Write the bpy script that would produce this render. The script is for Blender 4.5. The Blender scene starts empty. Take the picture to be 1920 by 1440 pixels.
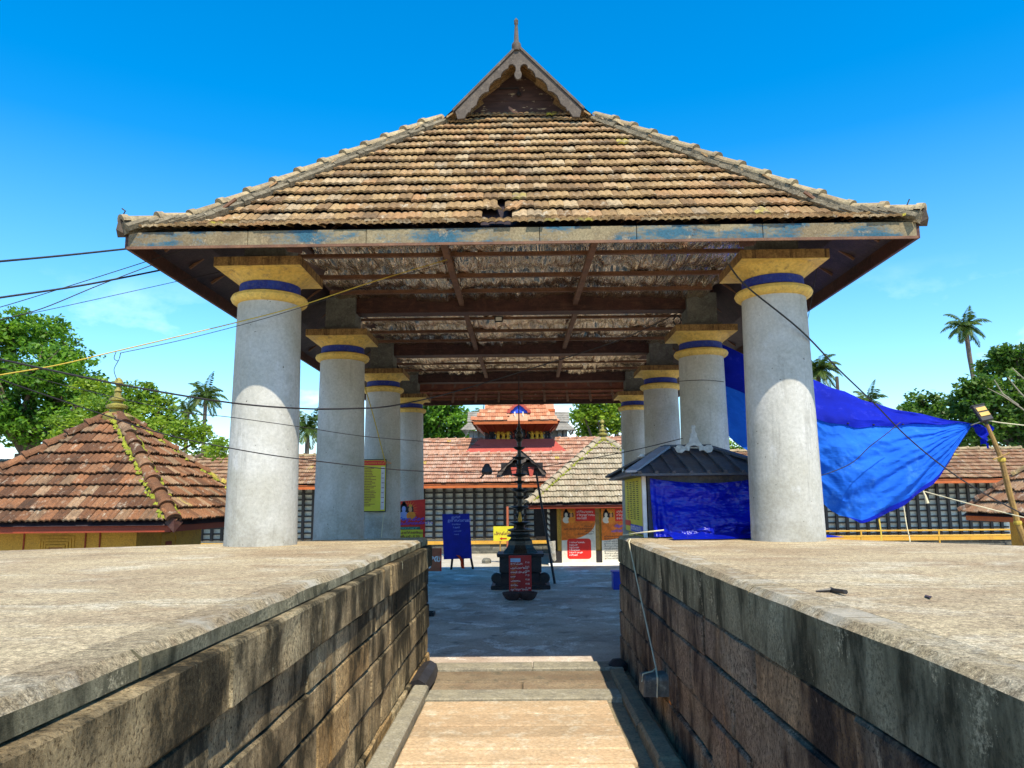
import bpy, bmesh, math, random
import numpy as np
from mathutils import Vector, Matrix
R = math.radians
rng = random.Random(7); nr = np.random.default_rng(11)
scn = bpy.context.scene
COL = scn.collection

# ------------------------------------------------------------------ camera, sky, sun, exposure
H, PITCH, YAW, ROLL = 2.2, 8.6, 0.72, -0.55
cam = bpy.data.cameras.new('camera'); cam.sensor_width = 36; cam.lens = 27.0
cam.clip_start = 0.05; cam.clip_end = 3000
camo = bpy.data.objects.new('camera', cam); COL.objects.link(camo)
CM = Matrix.Rotation(R(YAW), 3, 'Z') @ Matrix.Rotation(R(90 + PITCH), 3, 'X') @ Matrix.Rotation(R(ROLL), 3, 'Z')
camo.matrix_world = Matrix.Translation((0, 0, H)) @ CM.to_4x4()
scn.camera = camo

SUN_EL, SUN_AZ = 56.0, 21.0          # azimuth: degrees to the right of straight behind the camera
sd = Vector((math.sin(R(SUN_AZ)) * math.cos(R(SUN_EL)), -math.cos(R(SUN_AZ)) * math.cos(R(SUN_EL)), math.sin(R(SUN_EL))))
sun = bpy.data.lights.new('sun', 'SUN'); sun.energy = 3.6; sun.angle = R(0.5); sun.color = (1, .91, .74)
suno = bpy.data.objects.new('sun', sun); COL.objects.link(suno)
suno.rotation_euler = sd.to_track_quat('Z', 'Y').to_euler()
suno.location = (0, -20, 40)

w = bpy.data.worlds.new('World'); scn.world = w; w.use_nodes = True
nt = w.node_tree; nt.nodes.clear()
def wn(t, **k):
    n = nt.nodes.new(t)
    for a, b in k.items(): setattr(n, a, b)
    return n
sky = wn('ShaderNodeTexSky', sky_type='NISHITA', sun_disc=False, sun_elevation=R(SUN_EL), sun_rotation=R(180 - SUN_AZ),
         air_density=1.0, dust_density=0.3, ozone_density=3.0)
hs = wn('ShaderNodeHueSaturation'); hs.inputs['Hue'].default_value = 0.495; hs.inputs['Saturation'].default_value = 1.46; hs.inputs['Value'].default_value = 0.95
nt.links.new(sky.outputs[0], hs.inputs['Color'])
tc = wn('ShaderNodeTexCoord'); mp = wn('ShaderNodeMapping'); mp.inputs['Scale'].default_value = (2.2, 2.2, 4.2)
nz = wn('ShaderNodeTexNoise'); nz.inputs['Scale'].default_value = 2.2; nz.inputs['Detail'].default_value = 8; nz.inputs['Roughness'].default_value = .58
nt.links.new(tc.outputs['Generated'], mp.inputs[0]); nt.links.new(mp.outputs[0], nz.inputs['Vector'])
cr = wn('ShaderNodeValToRGB'); cr.color_ramp.elements[0].position = .53; cr.color_ramp.elements[1].position = .66
nt.links.new(nz.outputs[0], cr.inputs[0])
sx = wn('ShaderNodeSeparateXYZ'); nt.links.new(tc.outputs['Generated'], sx.inputs[0])
mr = wn('ShaderNodeMapRange'); mr.inputs[1].default_value = .04; mr.inputs[2].default_value = .27; mr.inputs[3].default_value = .75; mr.inputs[4].default_value = .0
nt.links.new(sx.outputs[2], mr.inputs[0])
mu = wn('ShaderNodeMath', operation='MULTIPLY'); nt.links.new(cr.outputs[0], mu.inputs[0]); nt.links.new(mr.outputs[0], mu.inputs[1])
mx = wn('ShaderNodeMix', data_type='RGBA'); mx.inputs[7].default_value = (8.5, 9.0, 9.6, 1)
hz = wn('ShaderNodeMapRange'); hz.inputs[1].default_value = .0; hz.inputs[2].default_value = .42; hz.inputs[3].default_value = .24; hz.inputs[4].default_value = 0
nt.links.new(sx.outputs[2], hz.inputs[0])
hm = wn('ShaderNodeMix', data_type='RGBA'); hm.inputs[7].default_value = (3.9, 5.0, 6.0, 1)
nt.links.new(hz.outputs[0], hm.inputs[0]); nt.links.new(hs.outputs[0], hm.inputs[6])
nt.links.new(mu.outputs[0], mx.inputs[0]); nt.links.new(hm.outputs[2], mx.inputs[6])
bg = wn('ShaderNodeBackground'); bg.inputs[1].default_value = 0.15
nt.links.new(mx.outputs[2], bg.inputs[0])
wo = wn('ShaderNodeOutputWorld'); nt.links.new(bg.outputs[0], wo.inputs[0])

vs = scn.view_settings; vs.view_transform = 'Standard'; vs.look = 'None'; vs.gamma = 1; vs.use_curve_mapping = False
vs.exposure = 0.98

# ------------------------------------------------------------------ helpers
def ray(px, py): return CM @ Vector(((px - 960) / 1440, -(py - 720) / 1440, -1))
def at(px, py, Y): d = ray(px, py); return Vector((0, 0, H)) + d * (Y / d.y)
def atz(px, py, Z): d = ray(px, py); return Vector((0, 0, H)) + d * ((Z - H) / d.z)
def V(*a): return Vector(a)

class MB:
    def __init__(s): s.v, s.f = [], []
    def add(s, vs, fs):
        o = len(s.v); s.v += [tuple(v) for v in vs]; s.f += [tuple(i + o for i in f) for f in fs]; return s
    def box(s, x0, x1, y0, y1, z0, z1, M=None):
        vs = [Vector((x, y, z)) for z in (z0, z1) for y in (y0, y1) for x in (x0, x1)]
        if M is not None: vs = [M @ v for v in vs]
        return s.add(vs, [(0, 2, 3, 1), (4, 5, 7, 6), (0, 1, 5, 4), (2, 6, 7, 3), (0, 4, 6, 2), (1, 3, 7, 5)])
    def bar(s, a, b, w, h, up=(0, 0, 1)):
        a, b = Vector(a), Vector(b); d = (b - a); L = d.length; d.normalize()
        x = d.cross(Vector(up)).normalized(); z = x.cross(d)
        M = Matrix((x, d, z)).transposed().to_4x4(); M.translation = a
        return s.box(-w / 2, w / 2, 0, L, -h / 2, h / 2, M)
    def lathe(s, prof, n=24, c=(0, 0, 0), ph=0, sq=None, cap=True):
        vs = []
        for r, z in prof:
            for i in range(n):
                a = ph + 2 * math.pi * i / n
                vs.append((c[0] + r * math.cos(a), c[1] + r * math.sin(a), c[2] + z))
        fs = [(j * n + i, j * n + (i + 1) % n, (j + 1) * n + (i + 1) % n, (j + 1) * n + i) for j in range(len(prof) - 1) for i in range(n)]
        if cap:
            fs.append(tuple(range(n - 1, -1, -1))); k = (len(prof) - 1) * n; fs.append(tuple(range(k, k + n)))
        return s.add(vs, fs)
    def tube(s, pts, r, n=6):
        pts = [Vector(p) for p in pts]; m = len(pts)
        rs = r if isinstance(r, (list, tuple)) else [r] * m
        vs = []; ref = Vector((.13, .27, 1)).normalized()
        for i, p in enumerate(pts):
            d = (pts[min(i + 1, m - 1)] - pts[max(i - 1, 0)]).normalized()
            u = ref if abs(d.dot(ref)) < .95 else Vector((1, 0, 0))
            x = d.cross(u).normalized(); y = d.cross(x)
            for k in range(n):
                a = 2 * math.pi * k / n
                vs.append(p + (x * math.cos(a) + y * math.sin(a)) * rs[i])
        fs = [(j * n + i, j * n + (i + 1) % n, (j + 1) * n + (i + 1) % n, (j + 1) * n + i) for j in range(m - 1) for i in range(n)]
        fs += [tuple(range(n - 1, -1, -1)), tuple(range((m - 1) * n, m * n))]
        return s.add(vs, fs)
    def prism(s, poly, M, t):
        n = len(poly); vs = [M @ Vector((x, 0, z)) for x, z in poly] + [M @ Vector((x, t, z)) for x, z in poly]
        return s.add(vs, [tuple(range(n)), tuple(range(2 * n - 1, n - 1, -1))] + [(i, i + n, (i + 1) % n + n, (i + 1) % n) for i in range(n)])
    def slab(s, poly, z0, z1):
        n = len(poly)
        return s.add([(x, y, z0) for x, y in poly] + [(x, y, z1) for x, y in poly],
                     [tuple(range(n - 1, -1, -1)), tuple(range(n, 2 * n))] + [(i, (i + 1) % n, (i + 1) % n + n, i + n) for i in range(n)])
    def grid(s, fn, nu, nv):
        return s.add([fn(i / nu, j / nv) for j in range(nv + 1) for i in range(nu + 1)],
                     [(j * (nu + 1) + i, j * (nu + 1) + i + 1, (j + 1) * (nu + 1) + i + 1, (j + 1) * (nu + 1) + i) for j in range(nv) for i in range(nu)])
    def quad(s, a, b, c, d): return s.add([a, b, c, d], [(0, 1, 2, 3)])
    def mesh(s, name, mt=None, smooth=False):
        me = bpy.data.meshes.new(name); me.from_pydata(s.v, [], s.f); me.update()
        if mt: me.materials.append(mt)
        if smooth:
            me.polygons.foreach_set('use_smooth', [True] * len(me.polygons))
            try: me.set_sharp_from_angle(angle=R(38))
            except Exception: pass
        return me

WM = {}
def place(o, parent, M=None):
    M = Matrix.Identity(4) if M is None else M
    if parent is not None:
        o.parent = parent; o.matrix_parent_inverse = WM[parent.name].inverted()
    o.matrix_basis = M; WM[o.name] = M
    return o
def P(name, mb, mt=None, parent=None, smooth=False, M=None, label=None, kind=None):
    me = mb.mesh(name, mt, smooth) if isinstance(mb, MB) else mb
    o = bpy.data.objects.new(name, me); COL.objects.link(o); place(o, parent, M)
    if label: o['label'] = label
    if kind: o['kind'] = kind
    return o
def tag(o, label, cat, group=None, kind=None):
    o['label'] = label
    if cat: o['category'] = cat
    if group: o['group'] = group
    if kind: o['kind'] = kind
    return o
def T(name, label, cat, loc, group=None):
    o = bpy.data.objects.new(name, None); o.empty_display_size = .2; COL.objects.link(o)
    place(o, None, Matrix.Translation(Vector(loc)))
    return tag(o, label, cat, group)
def bevel(o, wd=.01, seg=1):
    m = o.modifiers.new('bevel', 'BEVEL'); m.width = wd; m.segments = seg; m.limit_method = 'ANGLE'; m.angle_limit = R(40); return o

def text(parent, body, loc, size, mt, right=(1, 0, 0), up=(0, 0, 1), align='LEFT', bold=.012, name='lettering', wide=1.0):
    c = bpy.data.curves.new('tmp', 'FONT'); c.body = body; c.size = size; c.align_x = align; c.resolution_u = 2; c.offset = bold * size * .6
    o = bpy.data.objects.new('tmp', c); COL.objects.link(o)
    dg = bpy.context.evaluated_depsgraph_get()
    me = bpy.data.meshes.new_from_object(o.evaluated_get(dg)); me.name = name
    bpy.data.objects.remove(o); bpy.data.curves.remove(c)
    me.materials.clear(); me.materials.append(mt)
    r, u = Vector(right).normalized(), Vector(up).normalized(); nrm = r.cross(u)
    M = Matrix((r * wide, u, nrm)).transposed().to_4x4(); M.translation = Vector(loc)
    return P(name, me, None, parent, M=M)

# ------------------------------------------------------------------ materials
class NB:
    def __init__(s, name):
        s.m = bpy.data.materials.new(name); s.m.use_nodes = True; s.t = s.m.node_tree
        s.b = s.t.nodes['Principled BSDF']; s.o = s.t.nodes['Material Output']
        s.g = s.t.nodes.new('ShaderNodeNewGeometry')
    def L(s, a, b): s.t.links.new(a, b)
    def set(s, inp, v):
        if hasattr(v, 'is_output'): s.L(v, inp)
        elif isinstance(v, (tuple, list)) and len(v) == 3 and inp.type == 'RGBA': inp.default_value = (*v, 1)
        else: inp.default_value = v
    def pos(s, sc=(1, 1, 1)):
        m = s.t.nodes.new('ShaderNodeMapping'); m.inputs['Scale'].default_value = sc; s.L(s.g.outputs['Position'], m.inputs[0]); return m.outputs[0]
    def noise(s, scale, detail=5, rough=.6, vec=None, dist=0):
        n = s.t.nodes.new('ShaderNodeTexNoise'); n.inputs['Scale'].default_value = scale; n.inputs['Detail'].default_value = detail
        n.inputs['Roughness'].default_value = rough; n.inputs['Distortion'].default_value = dist
        s.L(vec if vec is not None else s.g.outputs['Position'], n.inputs['Vector']); return n.outputs[0]
    def vor(s, scale, vec=None, feat='F1'):
        n = s.t.nodes.new('ShaderNodeTexVoronoi'); n.feature = feat; n.inputs['Scale'].default_value = scale
        s.L(vec if vec is not None else s.g.outputs['Position'], n.inputs['Vector']); return n.outputs[0]
    def rng(s, f, a, b, c=0., d=1.):
        n = s.t.nodes.new('ShaderNodeMapRange'); s.set(n.inputs[0], f); n.inputs[1].default_value = a; n.inputs[2].default_value = b
        n.inputs[3].default_value = c; n.inputs[4].default_value = d; return n.outputs[0]
    def ramp(s, f, stops):
        n = s.t.nodes.new('ShaderNodeValToRGB'); e = n.color_ramp.elements
        while len(e) < len(stops): e.new(.5)
        for k, (p, c) in enumerate(stops): e[k].position = p; e[k].color = (*c, 1)
        s.L(f, n.inputs[0]); return n.outputs[0]
    def mix(s, f, a, b, bt='MIX'):
        n = s.t.nodes.new('ShaderNodeMix'); n.data_type = 'RGBA'; n.blend_type = bt
        s.set(n.inputs[0], f); s.set(n.inputs[6], a); s.set(n.inputs[7], b); return n.outputs[2]
    def ma(s, op, a, b=0.):
        n = s.t.nodes.new('ShaderNodeMath'); n.operation = op; s.set(n.inputs[0], a); s.set(n.inputs[1], b); return n.outputs[0]
    def rand(s):
        oi = s.t.nodes.new('ShaderNodeObjectInfo')
        return s.ma('FRACT', s.ma('ADD', oi.outputs['Random'], s.g.outputs['Random Per Island']))
    def nz(s):
        x = s.t.nodes.new('ShaderNodeSeparateXYZ'); s.L(s.g.outputs['Normal'], x.inputs[0]); return x.outputs[2]
    def bump(s, h, st=.3, d=.02):
        n = s.t.nodes.new('ShaderNodeBump'); n.inputs['Strength'].default_value = st; n.inputs['Distance'].default_value = d
        s.L(h, n.inputs['Height']); s.L(n.outputs[0], s.b.inputs['Normal'])
    def done(s, col, rough=.85, spec=.3, metal=0.):
        s.set(s.b.inputs['Base Color'], col); s.set(s.b.inputs['Roughness'], rough)
        s.b.inputs['Specular IOR Level'].default_value = spec; s.b.inputs['Metallic'].default_value = metal; return s.m

def weathered(name, c1, c2, c3=None, s=2., fine=40., rough=.85, bump=.25, bd=.01, streak=None, rnd=0., spec=.3, metal=0., lo=.4, hi=.62, fc=1.):
    k = NB(name)
    col = k.mix(k.rng(k.noise(s, 6, .62), lo, hi), c1, c2)
    if c3: col = k.mix(k.rng(k.noise(s * 3.1, 6, .7), .52, .68), col, c3)
    if streak: col = k.mix(k.rng(k.noise(1, 5, .65, k.pos(streak[1])), .5, .68, 0, streak[2] if len(streak) > 2 else .8), col, streak[0])
    f = k.noise(fine, 4, .65)
    col = k.mix(1., col, k.ramp(f, [(.25, (1 - .4 * fc,) * 3), (.75, (1 + .25 * fc,) * 3)]), 'MULTIPLY')
    if rnd: col = k.mix(1., col, k.ramp(k.rand(), [(0, (1 - rnd,) * 3), (1, (1 + rnd,) * 3)]), 'MULTIPLY')
    k.bump(f, bump, bd)
    return k.done(col, rough, spec, metal)
def plain(name, c, rough=.6, spec=.4, metal=0., var=.12, sc=6.):
    k = NB(name); a = tuple(x * (1 - var) for x in c); b = tuple(min(1, x * (1 + var)) for x in c)
    return k.done(k.mix(k.rng(k.noise(sc, 5, .6), .35, .65), a, b), rough, spec, metal)

def tile_mat(name, stops, lichen, soot, moss=None, ln=(.56, .68)):
    k = NB(name); r = k.rand()
    col = k.ramp(r, stops)
    n1 = k.noise(1.1, 5, .6)
    col = k.mix(k.rng(k.noise(2.6, 7, .7), .48, .72, 0, .85), col, soot)
    col = k.mix(k.rng(k.noise(9, 6, .7, k.pos((1, .5, .5))), ln[0], ln[1], 0, .8), col, lichen)
    col = k.mix(k.rng(k.vor(24), .0, .16, .45, 0), col, lichen)
    if moss: col = k.mix(k.rng(k.noise(.9, 6, .65), .60, .68, 0, .8), col, moss)
    f = k.noise(60, 5, .75)
    col = k.mix(k.ma('MULTIPLY', k.rng(k.rand(), .990, .994), k.rng(k.noise(7, 4, .6), .42, .58)), col, (.50, .42, .06))
    col = k.mix(1., col, k.ramp(f, [(.33, (.42, .40, .38)), (.67, (1.4, 1.4, 1.4))]), 'MULTIPLY')
    k.bump(f, .35, .008)
    return k.done(col, .9, .2)

def stone_mat(name, c1, c2, dark, stain, st_lo=.5, streak_amt=.8, dk=(.46, .60), zb=.0):
    k = NB(name)
    col = k.mix(k.rng(k.noise(1.3, 6, .6), .4, .62), c1, c2)
    col = k.mix(k.rng(k.rand(), .1, 1, 0, .55), col, tuple(x * .55 for x in c2))
    col = k.mix(k.rng(k.rand(), .0, .22, .5, 0), col, stain)
    col = k.mix(k.rng(k.noise(1, 6, .7, k.pos((2.4, 2.4, .45))), st_lo, st_lo + .14, 0, streak_amt), col, stain)
    sp = k.t.nodes.new('ShaderNodeSeparateXYZ'); k.L(k.g.outputs['Position'], sp.inputs[0])
    bias = k.rng(sp.outputs[2], .6, 1.7, 0, zb)
    fine = k.noise(55, 6, .8, k.pos((1, 1, .7)))
    # black mould: big drifts broken up by a fine speckle
    m1 = k.ma('ADD', k.noise(1., 7, .7, k.pos((1.7, 1.7, .8))), bias)
    m2 = k.ma('ADD', m1, k.ma('MULTIPLY', k.ma('SUBTRACT', fine, .5), .55))
    col = k.mix(k.rng(m2, dk[0], dk[1], 0, .95), col, dark)
    col = k.mix(k.rng(k.ma('ADD', k.noise(1., 6, .75, k.pos((9, 9, 1.1))), k.ma('MULTIPLY', k.ma('SUBTRACT', fine, .5), .4)), .60, .68, 0, .85), col, dark)
    col = k.mix(k.rng(k.noise(6., 6, .75, k.pos((1, 1, .35))), .64, .70, 0, .7), col, tuple(min(.8, x * 1.6) for x in c1))
    f2 = k.noise(8, 5, .7)
    col = k.mix(1., col, k.ramp(fine, [(.38, (.16, .15, .13)), (.62, (1.6, 1.6, 1.55))]), 'MULTIPLY')
    k.bump(k.ma('ADD', fine, k.ma('MULTIPLY', f2, 1.6)), 1., .03)
    return k.done(col, .95, .15)

def leaf_mat(name, stops, trans):
    k = NB(name); r = k.g.outputs['Random Per Island']
    f = k.ma('ADD', k.ma('MULTIPLY', r, .55), k.rng(k.noise(.55, 3, .5), .3, .7, 0, .45))
    col = k.ramp(f, stops)
    k.done(col, .5, .35)
    tr = k.t.nodes.new('ShaderNodeBsdfTranslucent'); k.set(tr.inputs[0], k.mix(1., col, trans, 'MULTIPLY'))
    ms = k.t.nodes.new('ShaderNodeMixShader'); ms.inputs[0].default_value = .4
    k.L(k.b.outputs[0], ms.inputs[1]); k.L(tr.outputs[0], ms.inputs[2]); k.L(ms.outputs[0], k.o.inputs[0]); return k.m

TAN = [(0, (.19, .115, .055)), (.3, (.31, .20, .09)), (.55, (.38, .255, .12)), (.8, (.34, .19, .085)), (.93, (.44, .33, .19)), (1, (.23, .165, .10))]
M_tile = tile_mat('roof_clay', TAN, (.50, .43, .31), (.08, .058, .038), ln=(.57, .69))
M_tile_red = tile_mat('red_clay', [(0, (.10, .05, .028)), (.35, (.19, .09, .045)), (.7, (.27, .125, .06)), (.9, (.22, .15, .09)), (1, (.34, .22, .13))], (.46, .40, .30), (.05, .035, .024), ln=(.57, .70))
M_tile_pale = tile_mat('pale_clay', [(0, (.30, .25, .17)), (.5, (.42, .36, .25)), (1, (.36, .28, .19))], (.58, .54, .44), (.16, .14, .09))
M_tile_pink = tile_mat('pink_clay', [(0, (.33, .16, .10)), (.35, (.45, .24, .15)), (.7, (.50, .33, .23)), (1, (.42, .18, .10))], (.58, .50, .42), (.22, .13, .09))
M_tile_far = tile_mat('brown_clay', [(0, (.22, .11, .06)), (.5, (.30, .16, .085)), (1, (.36, .24, .14))], (.48, .42, .33), (.10, .07, .05))
M_tile_tower = tile_mat('tower_clay', [(0, (.46, .17, .08)), (.5, (.56, .25, .13)), (1, (.62, .36, .22))], (.62, .46, .34), (.30, .12, .07), ln=(.6, .75))
M_hip = weathered('hip_clay', (.38, .30, .17), (.29, .21, .115), (.17, .14, .09), s=3, rnd=.2, bump=.4)
M_mortar = weathered('lime_mortar', (.22, .18, .115), (.12, .10, .065), (.32, .27, .18), s=6, bump=.7, bd=.03)
def _col():
    k = NB('cement_plaster')
    c = k.mix(k.rng(k.noise(.9, 6, .62, None, .4), .36, .64), (.53, .525, .50), (.40, .385, .33))
    c = k.mix(k.rng(k.noise(2.4, 7, .7, k.pos((1, 1, .7)), .5), .52, .68, 0, .6), c, (.34, .33, .285))
    c = k.mix(k.rng(k.noise(1, 6, .72, k.pos((6, 6, .55))), .56, .70, 0, .55), c, (.25, .245, .22))
    c = k.mix(k.rng(k.noise(3.3, 5, .7, k.pos((1, 1, .5))), .60, .70, 0, .5), c, (.60, .61, .62))
    sp = k.t.nodes.new('ShaderNodeSeparateXYZ'); k.L(k.g.outputs['Position'], sp.inputs[0])
    c = k.mix(k.ma('MULTIPLY', k.rng(sp.outputs[2], 2.3, 1.68), k.rng(k.noise(4, 6, .7), .4, .6, 0, .5)), c, (.24, .22, .17))
    f = k.noise(26, 6, .75)
    c = k.mix(1., c, k.ramp(f, [(.3, (.80, .80, .79)), (.7, (1.14, 1.14, 1.13))]), 'MULTIPLY')
    c = k.mix(k.rng(k.noise(21, 3, .5), .715, .74, 0, .8), c, (.07, .065, .055))
    k.bump(k.ma('ADD', f, k.ma('MULTIPLY', k.noise(5, 4, .6), 2.)), .22, .015); return k.done(c, .82, .25)
M_col = _col()
M_yel = weathered('yellow_paint', (.78, .56, .15), (.66, .45, .11), (.42, .29, .11), s=4, fine=26, fc=.6, bump=.1, rough=.6)
M_blue = weathered('blue_band_paint', (.015, .03, .26), (.02, .05, .33), (.08, .10, .25), s=8, bump=.1, rough=.5)
M_abac = weathered('raw_abacus', (.24, .135, .05), (.34, .21, .075), (.11, .06, .025), s=5, streak=((.05, .028, .015), (22, 22, 1.5), .95), bump=.4)
M_block = weathered('grey_concrete', (.19, .19, .165), (.13, .13, .115), (.24, .25, .21), s=3, bump=.3)
M_wood = weathered('dark_timber', (.075, .03, .024), (.045, .02, .018), (.11, .05, .035), s=4, streak=((.15, .08, .05), (3, 30, 30), .4), rough=.6, bump=.2)
M_batten = weathered('brown_batten', (.20, .10, .055), (.13, .065, .04), s=5, rough=.7)
M_greywood = weathered('silvery_timber', (.125, .10, .08), (.085, .068, .055), (.165, .135, .105), s=5, streak=((.085, .07, .06), (22, 22, 3), .7), rough=.85, bump=.3)
def _gb():
    k = NB('peeling_gable_wood')
    c = k.mix(k.rng(k.noise(1, 5, .6, k.pos((3, 3, 16))), .4, .65), (.06, .035, .032), (.10, .055, .045))
    c = k.mix(k.rng(k.noise(1, 6, .65, k.pos((3.2, 3, 9))), .60, .63), c, (.42, .32, .20))
    k.bump(k.noise(1, 4, .6, k.pos((6, 6, 60))), .3, .01); return k.done(c, .8)
M_gable = _gb()
def _fa():
    k = NB('faded_blue_fascia')
    f = k.noise(40, 6, .78); fs = k.ma('MULTIPLY', k.ma('SUBTRACT', f, .5), .35)
    c = k.mix(k.rng(k.noise(2.2, 5, .6), .4, .62), (.27, .22, .13), (.19, .145, .085))
    c = k.mix(k.rng(k.ma('ADD', k.noise(1., 5, .62, k.pos((1.7, 1, 4.5))), fs), .47, .60, 0, .92), c, (.022, .105, .165))
    c = k.mix(k.rng(k.ma('ADD', k.noise(1, 6, .7, k.pos((4, 4, 7))), fs), .58, .68, 0, .8), c, (.33, .25, .15))
    c = k.mix(k.rng(k.ma('ADD', k.noise(1, 6, .7, k.pos((5, 5, 8)), 1.), fs), .64, .70), c, (.07, .045, .028))
    c = k.mix(1., c, k.ramp(f, [(.34, (.6, .6, .6)), (.66, (1.25, 1.25, 1.25))]), 'MULTIPLY')
    k.bump(f, .3, .01); return k.done(c, .85, .15)
M_fascia = _fa()
def _foil():
    k = NB('foil_lining')
    wv = k.noise(1, 3, .5, k.pos((12, 1.7, 3)), .8)
    c = k.mix(k.rng(k.noise(1.1, 4, .6), .4, .65), (.74, .60, .43), (.47, .36, .25))
    k.bump(wv, .9, .09); return k.done(c, .2, .5, .9)
M_foil = _foil()
M_soffit = weathered('dark_lining', (.04, .024, .028), (.022, .014, .018), (.06, .04, .038), s=3, rough=.6, bump=.4)
M_undertile = weathered('tile_underside', (.22, .07, .035), (.14, .045, .025), s=5, rnd=.3)
M_stoneL = stone_mat('sunlit_tone_laterite', (.72, .58, .35), (.56, .42, .24), (.030, .028, .018), (.60, .33, .09), .58, .65, dk=(.455, .575), zb=.085)  # brighter laterite copy, sunlight on the left wall put into its colour
M_stoneR = stone_mat('shade_tone_laterite', (.52, .40, .27), (.36, .255, .18), (.034, .026, .026), (.56, .30, .12), .57, .7, dk=(.47, .61), zb=.05)  # same laterite toned down, the right wall's shade mixed into its colour
M_cope = stone_mat('mossy_coping', (.26, .24, .15), (.17, .155, .09), (.038, .038, .022), (.36, .32, .2), .58, .6, dk=(.42, .58))
def top_colour(k):
    c = k.mix(k.rng(k.noise(.8, 6, .65, k.pos((.8, 1.3, 1))), .36, .64), (.52, .42, .26), (.36, .27, .165))
    c = k.mix(k.rng(k.noise(1.4, 7, .7, k.pos((.8, 1.3, 1)), .4), .52, .66, 0, .7), c, (.60, .54, .41))
    c = k.mix(k.rng(k.noise(1.9, 7, .72, k.pos((.9, 1.2, 1)), .6), .55, .68, 0, .75), c, (.30, .195, .11))
    c = k.mix(k.rng(k.noise(5.5, 7, .75), .60, .70, 0, .7), c, (.14, .115, .08))
    g = k.noise(40, 7, .82); g2 = k.noise(150, 3, .75)
    c = k.mix(1., c, k.ramp(g, [(.36, (.36, .35, .33)), (.64, (1.5, 1.5, 1.48))]), 'MULTIPLY')
    c = k.mix(1., c, k.ramp(g2, [(.34, (.5, .5, .5)), (.66, (1.4, 1.4, 1.4))]), 'MULTIPLY')
    return c, k.ma('ADD', g, k.ma('MULTIPLY', g2, .5))
def _top():
    k = NB('platform_render'); c, h = top_colour(k)
    k.bump(h, .7, .014); return k.done(c, .92, .2)
M_top = _top()
M_rim = weathered('worn_rim', (.56, .53, .45), (.42, .38, .29), (.66, .65, .6), s=6, bump=.5)
def _floor():
    k = NB('stained_cement_floor')
    f = k.noise(30, 6, .78); fs = k.ma('MULTIPLY', k.ma('SUBTRACT', f, .5), .35)
    c = k.mix(k.rng(k.noise(.7, 6, .65), .38, .62), (.40, .31, .235), (.54, .45, .36))
    c = k.mix(k.rng(k.ma('ADD', k.noise(1.3, 7, .72, None, .6), fs), .52, .62, 0, .85), c, (.82, .77, .70))
    c = k.mix(k.rng(k.ma('ADD', k.noise(2.1, 6, .72, None, .5), fs), .56, .66, 0, .85), c, (.16, .13, .105))
    c = k.mix(k.rng(k.noise(.45, 3, .5), .56, .62, 0, .5), c, (.24, .19, .15))
    c = k.mix(1., c, k.ramp(f, [(.35, (.7, .7, .7)), (.65, (1.25, 1.25, 1.25))]), 'MULTIPLY')
    k.bump(f, .25, .01)
    return k.done(c, k.rng(k.noise(1.2, 4), .3, .7, .45, .8), .3)
M_floor = _floor()
M_court = weathered('courtyard_sand', (.50, .46, .37), (.42, .375, .29), (.58, .55, .47), s=.8, bump=.3)
M_slab = weathered('laterite_paving', (.55, .385, .225), (.46, .335, .20), (.63, .53, .375), s=1.8, fine=34, rnd=.2, bump=.3, lo=.35, hi=.65)
M_slabd = weathered('worn_threshold_stone', (.20, .145, .09), (.26, .20, .125), (.14, .12, .08), s=2.5, rnd=.2, bump=.35)
M_dirt = weathered('packed_dirt', (.27, .22, .13), (.19, .155, .10), (.12, .12, .075), s=3, bump=.5)
M_kerb = weathered('kerb_stone', (.30, .27, .19), (.22, .20, .15), (.38, .35, .27), s=4, bump=.4)
M_ochre = weathered('ochre_wall', (.62, .36, .055), (.56, .32, .05), (.45, .25, .05), s=2, bump=.08, rough=.7)
M_redw = weathered('red_oxide', (.33, .055, .02), (.26, .045, .02), s=3, rough=.6, bump=.1)
M_orange = weathered('orange_fascia', (.50, .13, .03), (.42, .10, .025), s=3, rough=.6, bump=.1)
M_blackw = weathered('oiled_black_timber', (.022, .02, .02), (.035, .03, .028), s=5, rough=.45, bump=.1)
M_panel = weathered('pale_lamp_panel', (.80, .78, .66), (.66, .65, .56), (.5, .51, .46), s=3, bump=.1)
M_plinth = weathered('dark_plinth_stone', (.14, .135, .11), (.08, .08, .07), (.22, .21, .16), s=2.5, rnd=.25, bump=.5)
M_bronze = weathered('dark_bronze', (.055, .05, .04), (.03, .028, .025), (.10, .085, .055), s=8, rough=.42, metal=.6, spec=.5)
M_granite = weathered('black_granite', (.035, .033, .035), (.022, .02, .022), s=8, rough=.5)
M_tarp = None
def _tarp(name, a, b, rough=.45, crease=True):
    k = NB(name); c = k.mix(k.rng(k.noise(1.3, 5, .6), .4, .62), a, b)
    c = k.mix(k.rng(k.noise(3.2, 7, .75), .56, .70, 0, .45), c, tuple(min(.85, x * 1.5 + .06) for x in a))
    h = k.noise(1, 4, .6, k.pos((3, 3, 14)), .6)
    k.bump(h, .35 if crease else .6, .04); k.done(c, rough, .5 if rough < .5 else .15)
    tr = k.t.nodes.new('ShaderNodeBsdfTranslucent'); k.set(tr.inputs[0], c); ms = k.t.nodes.new('ShaderNodeMixShader'); ms.inputs[0].default_value = .3
    k.L(k.b.outputs[0], ms.inputs[1]); k.L(tr.outputs[0], ms.inputs[2]); k.L(ms.outputs[0], k.o.inputs[0]); return k.m
M_tarp = _tarp('light_blue_tarpaulin', (.02, .17, .80), (.012, .13, .68), .8)
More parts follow.
